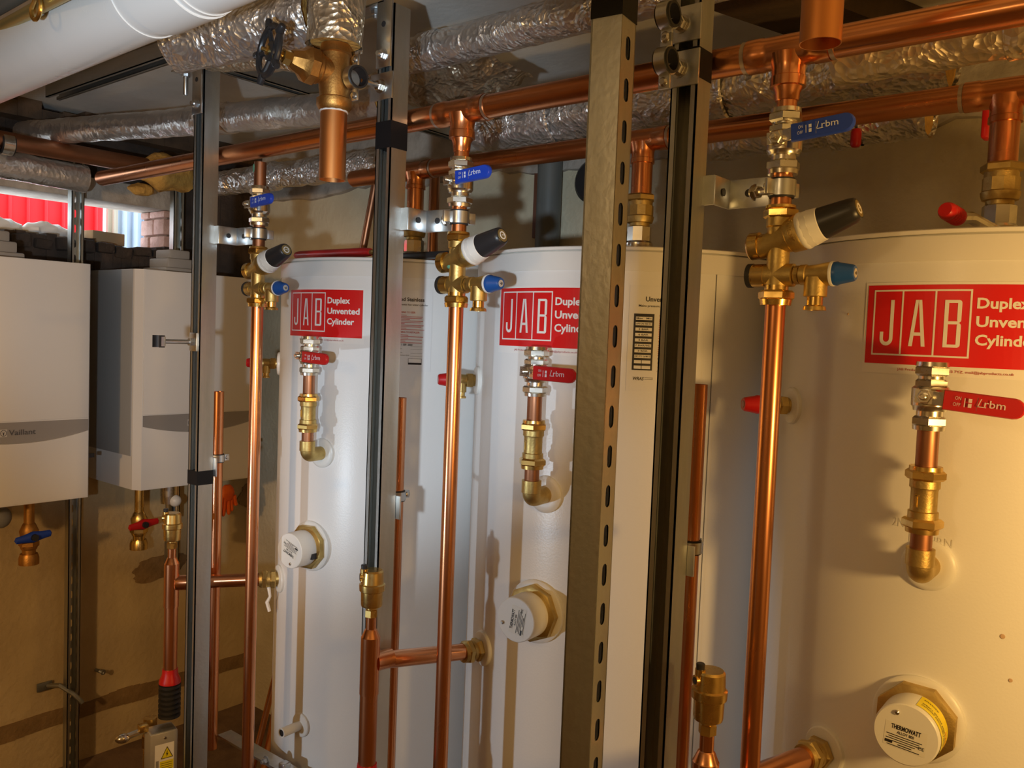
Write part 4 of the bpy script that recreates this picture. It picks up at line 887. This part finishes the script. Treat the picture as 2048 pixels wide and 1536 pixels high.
part(lb, 'black_print', b, PRINTK)
b = B(); b.lathe([(0, .004), (.002, .003), (.002, 0)], frame((.002, -.026, .048), (0, -1, 0)), 12); part(t, 'screw', b, SCREWM)
b = B(); b.lathe([(-.0, .020), (.03, .020)], frame((-.012, .05, .0), (0, 0, 1)), 8); b.lathe([(-.075, .0165), (.075, .0165)], frame((-.012, .05, .0), (0, 0, 1)), 20); part(t, 'brass_body', b, BRASS)
b = B(); b.box((-.040, .012, .070), (.022, .022, .018), bev=.002); part(t, 'brass_gland', b, BRASS)
b = B(); b.sphere((-.085, .02, .052), .013, I4, 12, 8, (1.4, 1, .9)); b.tube([V((-.085, .02, .052)), V((-.035, .02, .060))], .008, 10); part(t, 'test_cock', b, NICKEL)
# steel rail and clips low between the pipes
p0, p1 = onY(380, 1525, 1.20), onY(520, 1490, 1.20); 
t = thing('clip_rail', 'short horizontal steel rail behind the zone valve box', 'rail', M4.Translation((-1.86, 1.26, .36)))
b = B(); b.box((.06, 0, 0), (.34, .040, .005)); b.box((.06, .018, -.018), (.34, .004, .036)); part(t, 'channel', b, ZINC)
b = B(); b.ring(-.008, .014, .0128, .022, frame((onY(412, 1515, 1.225).x+1.86, 1.225-1.26, 0)), 24); part(t, 'rubber_grommet', b, BLACK)
b = B(); b.box((.17, -.010, .012), (.022, .022, .022), bev=.003); part(t, 'clip_nut', b, ZINC); b = B(); hexbolt(b, (.11, -.022, .010), (0, -1, 0), .009); part(t, 'clip_bolt', b, ZINC)
# loose copper lengths leaning in the corner behind the left cylinder
for i, (pa, pb_) in enumerate((((505, 1536), (541, 1390)), ((528, 1536), (546, 1440)))):
    a_ = onY(*pa, 1.62); c_ = onY(*pb_, 1.80); dd = (c_-a_)
    pipe_thing('loose_pipe', ('leaning copper length in the corner behind the left cylinder, outer one', 'leaning copper length in the corner tight behind the left cylinder')[i], a_-dd*.8, c_+dd*.7, .011, COPPER, 'pipe')

# ------------------------------------------------------------------ gate valve hanging from the foil pipe
GY = 1.02
gz = lambda py: onY(666, py, GY).z
gx = onY(666, 290, GY).x
t = thing('gate_valve', 'bronze gate valve with black handwheel hanging under a foil pipe', 'valve', frame((gx, GY, gz(158))))
q = lambda py: gz(py)-gz(158)
b = B(); b.lathe([(q(92), .026), (q(110), .030), (q(112), .0265), (q(128), .0265), (q(140), .0285), (q(160), .030), (q(180), .0285), (q(190), .0275), (q(205), .026)], I4, 32)
sd = V((-.20, -.97, .10)).normalized(); Ms = frame((0, 0, q(150)), sd, (0, 0, 1))
b.lathe([(.010, .026), (.030, .025), (.034, .0285), (.040, .0285)], Ms, 28); part(t, 'body', b, BRONZE)
b = B(); b.lathe([(.040, .031), (.043, .034), (.058, .034), (.062, .030), (.070, .023), (.084, .018), (.088, .015)], Ms, 8); part(t, 'bonnet_nut', b, BRONZE)
b = B(); b.hexn(.086, .104, .0135, Ms); b.lathe([(.102, .0075), (.120, .0075)], Ms, 14); part(t, 'gland_nut', b, BRASS)
b = B(); b.lathe([(.112, .016), (.114, .018), (.128, .017), (.130, .011), (.130, 0)], Ms, 24); part(t, 'handwheel_hub', b, BLACKP)
b = B(); rw = .043; nseg = 48; ring_pts = []
for i in range(nseg+1): a = 2*pi*i/nseg; ring_pts.append(Ms @ V((rw*cos(a), rw*sin(a), .128)))
b.tube(ring_pts, .0056, 10, caps=False)
for i in range(5):
    a = 2*pi*i/5+.25
    b.tube([Ms @ V((.012*cos(a), .012*sin(a), .122)), Ms @ V((rw*cos(a), rw*sin(a), .128))], .0044, 8)
    b.tube([Ms @ V((rw*cos(a), rw*sin(a), .128)), Ms @ V(((rw+.014)*cos(a), (rw+.014)*sin(a), .129)), Ms @ V(((rw+.017)*cos(a), (rw+.017)*sin(a), .129))], .006, 10, rad=[.0075, .0066, .0050])
part(t, 'handwheel', b, BLACKP)
b = B(); b.lathe([(.130, .0085), (.133, .0085), (.134, .006), (.134, 0)], Ms, 18); b.lathe([(.133, .004), (.142, .0035)], Ms, 10); part(t, 'spindle_end', b, BRASS)
b = B(); b.lathe([(q(196), .026), (q(200), .0325), (q(214), .0325), (q(222), .028), (q(224), .026)], I4, 12); part(t, 'union_nut', b, BRONZE)
b = B(); b.lathe([(q(222), .0262), (q(226), .0262)], I4, 30); part(t, 'sealing_ring', b, PRINTW)
pipe_thing('tail_pipe', 'wide open ended copper tail under the gate valve', (gx, GY, gz(360)), (gx, GY, gz(222)), .0243, COPPER_RAW, 'pipe', None, open0=True)
xs, ys = onY(1640, 97, .91).x, .91
pipe_thing('tail_pipe', 'wide open ended copper tail hanging from the ceiling before the front header', (xs, ys, onY(1640, 88, .91).z), (xs, ys, ZC), .0215, COPPER_RAW, 'pipe', None, open0=True)

# ------------------------------------------------------------------ foil wrapped pipes
foil_pipe('foil_pipe', 'upright crumpled foil sleeve above the gate valve', [(gx, GY, gz(96)), (gx, GY, ZC)], .051, FOILY, amp=.007, joints=())
aL = onZ(352, 92, 2.005); aR = V((gx-.058, GY, 2.035))
foil_pipe('foil_pipe', 'wide foil pipe running left from the upright foil sleeve under the plastic duct', [aR, aR+(aL-aR)*1.0], .052, FOIL, amp=.004, joints=(.12,))
foil_pipe('foil_pipe', 'thin foil flap pipe behind the black handwheel', [V((gx-.075, GY+.085, 1.985)), onY(420, 118, 1.10)], .026, FOILY, amp=.004)
foil_pipe('foil_pipe', 'long grey foil pipe over the front header, left of the gate valve', [atD(48, 267, 2.70), atD(300, 250, 2.43), atD(640, 220, 1.97), atD(772, 200, 1.86)], .0370, FOILS, amp=.0028, joints=(.55, .62))
foil_pipe('foil_pipe', 'shiny foil pipe running up to the right above the front header', [(-1.42, 1.30, 2.047), (-.2, 1.30, 2.047)], .0365, FOIL, amp=.0026, joints=(.1,))
foil_pipe('foil_pipe', 'brightest crumpled foil pipe low behind the front header at right', [(-1.42, 1.60, 1.962), (-.365, 1.60, 1.962)], .064, FOIL, amp=.007, joints=(.2, .6))
foil_pipe('foil_pipe', 'low foil pipe behind the rear header at right, torn at its end', [(-.92, 1.75, 1.905), (-.43, 1.75, 1.905)], .048, FOIL, amp=.007, joints=(.7,))
foil_pipe('foil_pipe', 'foil pipe with frayed left end under the front header at far right', [(-.462, 1.32, 1.885), (.4, 1.32, 1.885)], .035, FOILY, amp=.003, joints=(.3, .55))
foil_pipe('foil_pipe', 'foil pipe low on the rear wall at upper left over the opening', [onX(-60, 318, -2.84), onX(170, 358, -2.84)], .042, FOILS, amp=.003)
foil_pipe('foil_pipe', 'foil pipe behind the left riser top, ragged underneath', [onY(405, 372, 1.60), onY(600, 345, 1.68), onY(768, 324, 1.73)], .040, FOIL, amp=.006, joints=(.4,))
foil_pipe('foil_pipe', 'short foil drop beside the right tail pipe at the top edge', [(xs+.07, 1.06, 1.955), (xs+.07, 1.06, ZC)], .022, FOILY, amp=.004)
# foil blanket bulging over the front header
b = B(); n = 26; cpt = onY(890, 200, 1.42)
grid = []
for i in range(n+1):
    row = []
    for j in range(n+1):
        u, v_ = i/n-.5, j/n-.5; zz = .07*max(0, 1-(abs(u)*2)**2.2)*max(0, 1-(abs(v_)*2)**2.2)
        p = V((u*.36, v_*.22-.0, -zz+.03)); q = p*20+V((3, 1, 2)); p += V((NZ.noise(q), NZ.noise(q+V((4, 0, 0))), NZ.noise(q*1.7)+.6*abs(NZ.noise(q*.8))))*.013
        row.append(b.v(p))
    grid.append(row)
for i in range(n):
    for j in range(n): b.f([grid[i][j], grid[i+1][j], grid[i+1][j+1], grid[i][j+1]])
bmesh.ops.solidify(b.bm, geom=list(b.bm.faces), thickness=.002)
o = finish(b, 'foil_blanket', FOILY, None, M4.Translation(cpt+V((0, 0, .02))), ang=25); tag(o, 'gathered foil blanket bulging above the front header beside the taped strut', 'insulation')
# ochre foam lump round the copper pipe at upper left
b = B(); b.sphere((0, 0, 0), .07, I4, 22, 14, (.8, 1.5, .85))
for v_ in b.bm.verts: v_.co += v_.co.normalized()*.03*NZ.noise(v_.co*22)
pf = onX(335, 345, -2.78); o = finish(b, 'insulation_lump', FOAM, None, M4.Translation(pf)); tag(o, 'ochre foam lump round the brown copper pipe at upper left', 'insulation')
b = B(); b.sphere((0, 0, 0), .03, I4, 16, 10, (.8, 1.3, .7))
for v_ in b.bm.verts: v_.co += v_.co.normalized()*.014*NZ.noise(v_.co*40)
o = finish(b, 'insulation_lump', FOAM, None, M4.Translation(onX(280, 378, -2.83))); tag(o, 'small ochre foam scrap under the front header end at upper left', 'insulation')
pipe_thing('wall_pipe', 'brown copper pipe along the left wall with a nickel clip', onX(-40, 272, -2.78), onX(330, 340, -2.78), .027, COPPER_OLD)
pc = onX(12, 288, -2.78); t = thing('pipe_clip', 'nickel band clip on the brown copper pipe at the left edge', 'clip', frame(pc, (0, 1, 0))); clip_ring(t, 'clip', I4, .028, .03, .003, False, NICKEL)

# ------------------------------------------------------------------ plastic duct and conduit at upper left
DY = .60; dA, dB = V((-2.95, DY, 1.872)), V((.4, DY, 1.905+.02))
t = thing('plastic_duct', 'large glossy off white plastic duct at upper left', 'duct', frame(dA, dB-dA))
L = (dB-dA).length; rD = .056
b = B(); b.lathe([(0, rD), (L*.25, rD), (L*.5, rD), (L, rD)], I4, 56); part(t, 'tube', b, DUCTW)
for xx in (-1.16, -1.02):
    s_ = (V((xx, DY, 1.89))-dA).length; b = B(); b.lathe([(s_-.003, rD), (s_-.003, rD+.0016), (s_+.003, rD+.0016), (s_+.003, rD)], I4, 56, False); part(t, 'coupling_bead', b, DUCTW)
b = B(); s_ = (V((-1.13, DY, 1.89))-dA).length; b.lathe([(s_, rD), (s_, rD+.003), (s_+.10, rD+.003), (s_+.10, rD)], I4, 56, False); part(t, 'coupling', b, DUCTW)
t = thing('conduit', 'brassy conduit with a wire hook along the duct at the top left corner', 'conduit', M4.Translation(dA))
ca, cb = atD(-60, 88, 1.50), atD(160, -29, 1.12); dd = cb-ca
b = B(); b.tube([ca-dA-dd*.6, cb-dA+dd*.6], .0095, 14); part(t, 'tube', b, mat('brass_conduit', (.55, .45, .18), .4, .8))
hk = atD(72, 22, 1.20)-dA
b = B(); b.tube([hk+V((0, 0, .16)), hk+V((0, 0, .02))]+[hk+V((.016*sin(a_), .0, -.016*cos(a_)+.004)) for a_ in [RAD(x_) for x_ in range(-100, 200, 25)]], .003, 8); part(t, 'wire_hook', b, BRASS)
b = B(); b.tube([ca-dA-dd*.6+V((0, .0, .035)), cb-dA+dd*.6+V((0, .0, .035))], .012, 12); part(t, 'dark_cable', b, SOIL)

# ------------------------------------------------------------------ rear wall pipes
p = onY(1097, 420, 1.99); pipe_thing('soil_pipe', 'dark grey upright waste pipe on the rear wall behind the middle cylinder', (p.x, 1.99, 1.0), (p.x, 1.99, onY(1097, 342, 1.99).z+.1), .036, SOIL)
p2 = onY(1128, 345, 1.87); t = thing('wall_boss', 'black round collar on the rear wall beside the waste pipe', 'collar', frame((p2.x, WB-.002, p2.z), (0, -1, 0))); b = B(); b.lathe([(0, .062), (.02, .062), (.03, .052), (.03, 0)], I4, 36); part(t, 'disc', b, BLACKP)
p = onY(1033, 400, 1.92); b = B(); b.box((0, 0, 0), (.030, .012, .21), bev=.003); o = finish(b, 'steel_bar', BROWN, None, M4.Translation((p.x, WB-.008, onY(1033, 395, 1.92).z))); tag(o, 'brown flat steel bar hanging on the rear wall', 'bar')
a_, c_ = onY(722, 520, 1.82), onY(752, 360, 1.82); pipe_thing('wall_pipe', 'slanting brown copper pipe on the rear wall behind the taped strut', a_-(c_-a_)*.8, c_, .012, COPPER_OLD)
p = onY(858, 430, 1.86); pipe_thing('wall_pipe', 'upright dull copper pipe on the rear wall behind the left cylinder top', (p.x, 1.88, .3), (p.x, 1.88, 1.93), .016, COPPER_OLD)
b = B(); b.lathe([(0, .0), (.002, .007), (.007, .010), (.03, .010), (.036, .008), (.036, 0)], I4, 20); o = finish(b, 'pipe_stopper', RED, None, frame(onY(1711, 290, 1.70)+V((0, 0, -.006)), (0, 0, 1))); tag(o, 'small red plastic cap hanging under the foil pipe near the rear wall', 'cap')
p = onY(1975, 228, 1.62); b = B(); b.box((0, 0, 0), (.012, .03, .085), bev=.004); o = finish(b, 'hanging_lever', RED, None, M4.Translation(p)); tag(o, 'red handle hanging upright behind the rear header tee at right', 'handle')
p = onY(1212, 478, 1.78); pipe_thing('pipe_stub', 'copper pipe end peeping over the middle cylinder behind the slotted strut', (p.x-.03, 1.78, 1.66), (p.x+.06, 1.78, 1.66), .014, COPPER, 'pipe', None, open0=True)

# ------------------------------------------------------------------ boilers
def boiler(y0, lab, logo):
    xb, D, Wd, z0, z1 = -2.6614, .338, .44, .9012, 1.6213
    t = thing('wall_boiler', lab, 'boiler', M4.Translation((xb, y0, z0)), 'wall hung boilers')
    Hh = z1-z0; ch = .030
    b = B(); b.prism([(-D, 0), (-ch-.002, 0), (-.001, ch*.5), (-.001, Wd-ch*.5), (-ch-.002, Wd), (-D, Wd)], 0, Hh); part(t, 'casing', b, BOILERW, ang=20)
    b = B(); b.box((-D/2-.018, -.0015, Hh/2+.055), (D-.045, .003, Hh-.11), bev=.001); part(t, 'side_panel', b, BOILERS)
    zt_ = Hh-.475
    def zb(u): return zt_-.036-.026*(1-(2*u-1)**2)
    n = 24
    b = B(); y_a, y_b = ch*.5+.002, Wd-ch*.5-.002
    for i in range(n):
        u0, u1 = i/n, (i+1)/n
        b.f([b.v(q_) for q_ in ((.0012, y_a+(y_b-y_a)*u0, zb(u0)), (.0012, y_a+(y_b-y_a)*u1, zb(u1)), (.0012, y_a+(y_b-y_a)*u1, zt_), (.0012, y_a+(y_b-y_a)*u0, zt_))])
    part(t, 'grey_band', b, BANDG)
    # upper door panel and lower fascia as separate skins with a bulge under the band
    b = B(); b.box((.0012, Wd/2, (Hh+zt_)/2+.001), (.0036, Wd-ch-.004, Hh-zt_-.004), bev=.0012); part(t, 'front_panel', b, BOILERW)
    b = B(); rows = []
    for j in range(9):
        v_ = j/8; row = []
        for i in range(n+1):
            u = i/n; zz = .004+(zb(u)-.004-.0)*v_; bul = .012*(v_**3)*(1-(2*u-1)**2)
            row.append(b.v((.0018+bul, y_a+(y_b-y_a)*u, zz)))
        rows.append(row)
    for j in range(8):
        for i in range(n): b.f([rows[j][i], rows[j][i+1], rows[j+1][i+1], rows[j+1][i]])
    top = [b.v((.0005, y_a+(y_b-y_a)*i/n, zb(i/n))) for i in range(n+1)]
    for i in range(n): b.f([rows[8][i], rows[8][i+1], top[i+1], top[i]])
    part(t, 'lower_fascia', b, BOILERW)
    b = B(); fn = lambda x, y: V((.0026, Wd*.448+x, zt_-.037+y))
    put_text(b, glyphs('Vaillant', .0155, .012, .073), fn)
    part(t, 'brand_lettering', b, mat('brand_dark', (.10, .09, .085), .5))
    b = B(); fq = lambda x, y: V((.0024, Wd*.448-.024+x, zt_-.041+y)); rect2(b, fq, 0, 0, .020, .022); lg = part(t, 'brand_badge', b, mat('badge_pale', (.55, .52, .48), .4))
    b = B(); fq = lambda x, y: V((.0030, Wd*.448-.014+x, zt_-.030+y))
    for i in range(20):
        a0, a1 = 2*pi*i/20, 2*pi*(i+1)/20
        b.f([b.bm.verts.new(fq(rr*cos(aa), rr*1.1*sin(aa))) for rr, aa in ((.0085, a0), (.0085, a1), (.0072, a1), (.0072, a0))])
    for sg in (-1, 1):
        b.f([b.bm.verts.new(fq(*q_)) for q_ in ((sg*.0006, -.005), (sg*.0022, .003), (sg*.0036, .006), (sg*.0024, .001))])
    b.f([b.bm.verts.new(fq(*q_)) for q_ in ((-.0012, -.006), (.0012, -.006), (.0008, .002), (-.0008, .002))]); part(lg, 'badge_print', b, PRINTK)
    b = B(); b.box((.001, Wd-.006, zt_-.115), (.006, .014, .012)); part(t, 'latch', b, BLACKP)
    # stepped flue adaptor on the roof
    fx, fy = -.17, Wd/2-.014
    b = B()
    b.box((fx, fy, Hh+.010), (.16, .135, .020), bev=.005); b.box((fx, fy, Hh+.036), (.13, .105, .034), bev=.006); b.box((fx, fy, Hh+.068), (.10, .075, .032), bev=.006); part(t, 'flue_adaptor', b, mat('flue_grey', (.34, .32, .29), .55))
    return t
boiler(.783, 'left white wall boiler with grey band and full brand name, cut by the frame edge', True)
boiler(1.363, 'right white wall boiler half hidden by the left strut and copper pipes', True)

def boiler_valve(px, py, lab, hcol, x=-2.80, pipe_m=BRASS_C, top=.905, g='isolating valves under the boilers'):
    sc_ = 1.38; c = onX(px, py, x); t = thing('isolating_valve', lab, 'valve', frame(c) @ M4.Diagonal((sc_, sc_, sc_, 1)), g); up = (top-c.z)/sc_
    b = B(); b.lathe([(.02, .011), (up, .011)], I4, 18); b.hexn(up-.018, up-.002, .019); part(t, 'tail', b, pipe_m)
    b = B(); b.lathe([(-.030, .016), (-.024, .018), (-.012, .016), (.0, .018), (.012, .020), (.026, .014), (.030, .0115)], I4, 20); b.hexn(-.024, -.010, .021); part(t, 'body', b, pipe_m)
    b = B(); b.hexn(-.058, -.044, .019); b.lathe([(-.046, .014), (-.028, .014)], I4, 18); b.lathe([(-.064, .010), (-.064, .021), (-.050, .021), (-.040, .018)], I4, 24); part(t, 'compression_nut', b, pipe_m)
    b = B()
    prof = [(-.040, .0), (-.036, .0075), (-.02, .009), (.0, .013), (.02, .009), (.036, .0075), (.040, 0)]
    Mh = frame((.024, .0, .002), (0, 1, .10), (1, 0, 0)); b.lathe(prof, Mh @ M4.Diagonal((.55, 1, 1, 1)), 16); h = part(t, 'butterfly_handle', b, hcol)
    b = B(); b.lathe([(0, .008), (.010, .0075), (.010, 0)], frame((.026, 0, .002), (1, 0, 0)), 14); part(h, 'handle_screw', b, BLACKP)
    return t
boiler_valve(58, 1072, 'isolating valve with blue butterfly handle under the left boiler', BLUE, pipe_m=BRONZE)
boiler_valve(278, 1047, 'isolating valve with red butterfly handle under the right boiler', RED, pipe_m=BRASS)
boiler_valve(402, 1033, 'isolating valve with blue handle half hidden behind the left strut', mat('blue_dull', (.03, .09, .35), .5), pipe_m=BRASS_C)
c = onX(338, 990, -2.80); t = thing('condensate_trap', 'plated trap with white bulb under the right boiler', 'trap', frame(c))
b = B(); b.lathe([(-.03, .018), (-.028, .028), (.03, .030), (.06, .030)], I4, 24); part(t, 'cup', b, NICKEL)
b = B(); b.sphere((.024, .010, -.018), .021, I4, 16, 12); part(t, 'bulb', b, PLW)
b = B(); b.tube([V((0, .03, .06)), V((0, .03, -.085))], .006, 10); b.tube([V((0, -.004, -.03)), V((0, -.004, -.075))], .006, 10); part(t, 'wire_leg', b, NICKEL)
b = B(); b.lathe([(-.082, .006), (-.066, .009), (-.064, 0)], M4.Translation((0, -.004, 0)), 12); part(t, 'cable_end', b, BLACKP)
c = onX(2, 1035, -2.80); b = B(); b.sphere((0, 0, 0), .030, I4, 18, 12, (.8, 1, 1.1)); b.tube([V((0, 0, .02)), V((0, 0, .07))], .012, 12); o = finish(b, 'siphon_bottle', PLGREY, None, M4.Translation(c)); tag(o, 'grey plastic siphon under the left boiler at the frame edge', 'trap')
c = onX(412, 1000, -2.85); b = B(); b.lathe([(-.045, .0), (-.045, .035), (.06, .038), (.07, .03)], I4, 24); o = finish(b, 'expansion_hose', mat('hose_tan', (.35, .20, .09), .5), None, frame(c)); tag(o, 'tan ribbed hose end under the right boiler behind the open copper pipe', 'hose')
# orange glove hanging under the right boiler
c = onX(455, 990, -2.78); t = thing('rubber_glove', 'orange work glove hanging under the right boiler behind a copper pipe', 'glove', frame(c+V((0, 0, -.005)), (0, 0, 1), (0, 1, 0)))
b = B(); b.sphere((0, 0, .012), .030, I4, 18, 12, (1.0, .45, 1.05))
for v_ in b.bm.verts: v_.co += v_.co.normalized()*.006*NZ.noise(v_.co*60)
part(t, 'palm', b, ORANGE)
for i, (xx, ll, an) in enumerate(((-.023, .050, -.15), (-.010, .062, -.05), (.004, .058, .05), (.016, .048, .12), (.027, .030, .4))):
    b = B(); e = V((xx+sin(an)*ll, .004*(i % 2), -.012-ll*cos(an))); b.tube([V((xx, 0, .0)), V((xx, .003, -.014))*.5+e*.5, e*.92+V((xx, 0, 0))*.08, e], .008, 10, rad=[.0085, .008, .0068, .003]); part(t, 'finger', b, ORANGE)
# wall hook and bent nail on the left wall
c = onX(88, 1372, WL+.004); t = thing('wall_hook', 'grey steel pipe hook on the plaster low on the left', 'hook', M4.Translation(c))
b = B(); b.box((.004, 0, 0), (.006, .05, .030), bev=.002); part(t, 'plate', b, GALVD)
b = B(); b.tube([V((.006, .01, .0)), V((.05, .03, .008)), V((.09, .06, -.02)), V((.10, .085, -.055))], .008, 10); part(t, 'arm', b, GALVD)
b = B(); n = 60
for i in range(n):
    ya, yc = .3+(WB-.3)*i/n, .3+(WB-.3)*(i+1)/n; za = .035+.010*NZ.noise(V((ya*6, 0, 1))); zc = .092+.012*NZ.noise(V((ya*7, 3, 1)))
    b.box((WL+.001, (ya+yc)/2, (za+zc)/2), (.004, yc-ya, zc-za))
struct('shadow_strip_left', b, mat('dark_render_and_shade', (.30, .19, .08), .9, 0, (.24, .15, .06), 20, (1, 1, 1), 0, .4, 70))  # ragged strip in a darker colour, painting the shadow band low on the wall
c = onX(192, 1340, WL+.003); b = B(); b.tube([V((0, 0, 0)), V((.03, .0, .004)), V((.038, .01, -.003))], .006, 8); b.lathe([(0, .010), (.004, .009)], frame((.036, .008, 0), (1, .3, 0)), 12); o = finish(b, 'wall_plug', GALVD, None, M4.Translation(c)); tag(o, 'bent bolt end sticking out of the plaster low on the left', 'bolt')
for i, (px, py, w_, h_) in enumerate(((318, 1135, .16, .050), (520, 985, .16, .055))):    # patches of older render on the left wall
    c = onX(px, py, WL+.001); b = B(); pts = []
    for a in range(64):
        an = 2*pi*a/64; rr = (1+.20*NZ.noise(V((cos(an)*2.2+i*5, sin(an)*2.2, .3)))+.10*NZ.noise(V((cos(an)*9+i*5, sin(an)*9, 2.3))))/(abs(cos(an))**4+abs(sin(an))**4)**.25
        pts.append((w_*.62*rr*cos(an)+.25*h_*rr*sin(an), h_*.9*rr*sin(an)))
    b.prism(pts, 0, .003, frame((0, 0, 0), (1, 0, 0), (0, 1, 0))); o = finish(b, 'render_patch', mat('dark_render_and_shade', (.30, .19, .08), .9, 0, (.24, .15, .06), 20, (1, 1, 1), 0, .4, 70), None, None); o.parent = bpy.data.objects['wall_left']; o.location = c
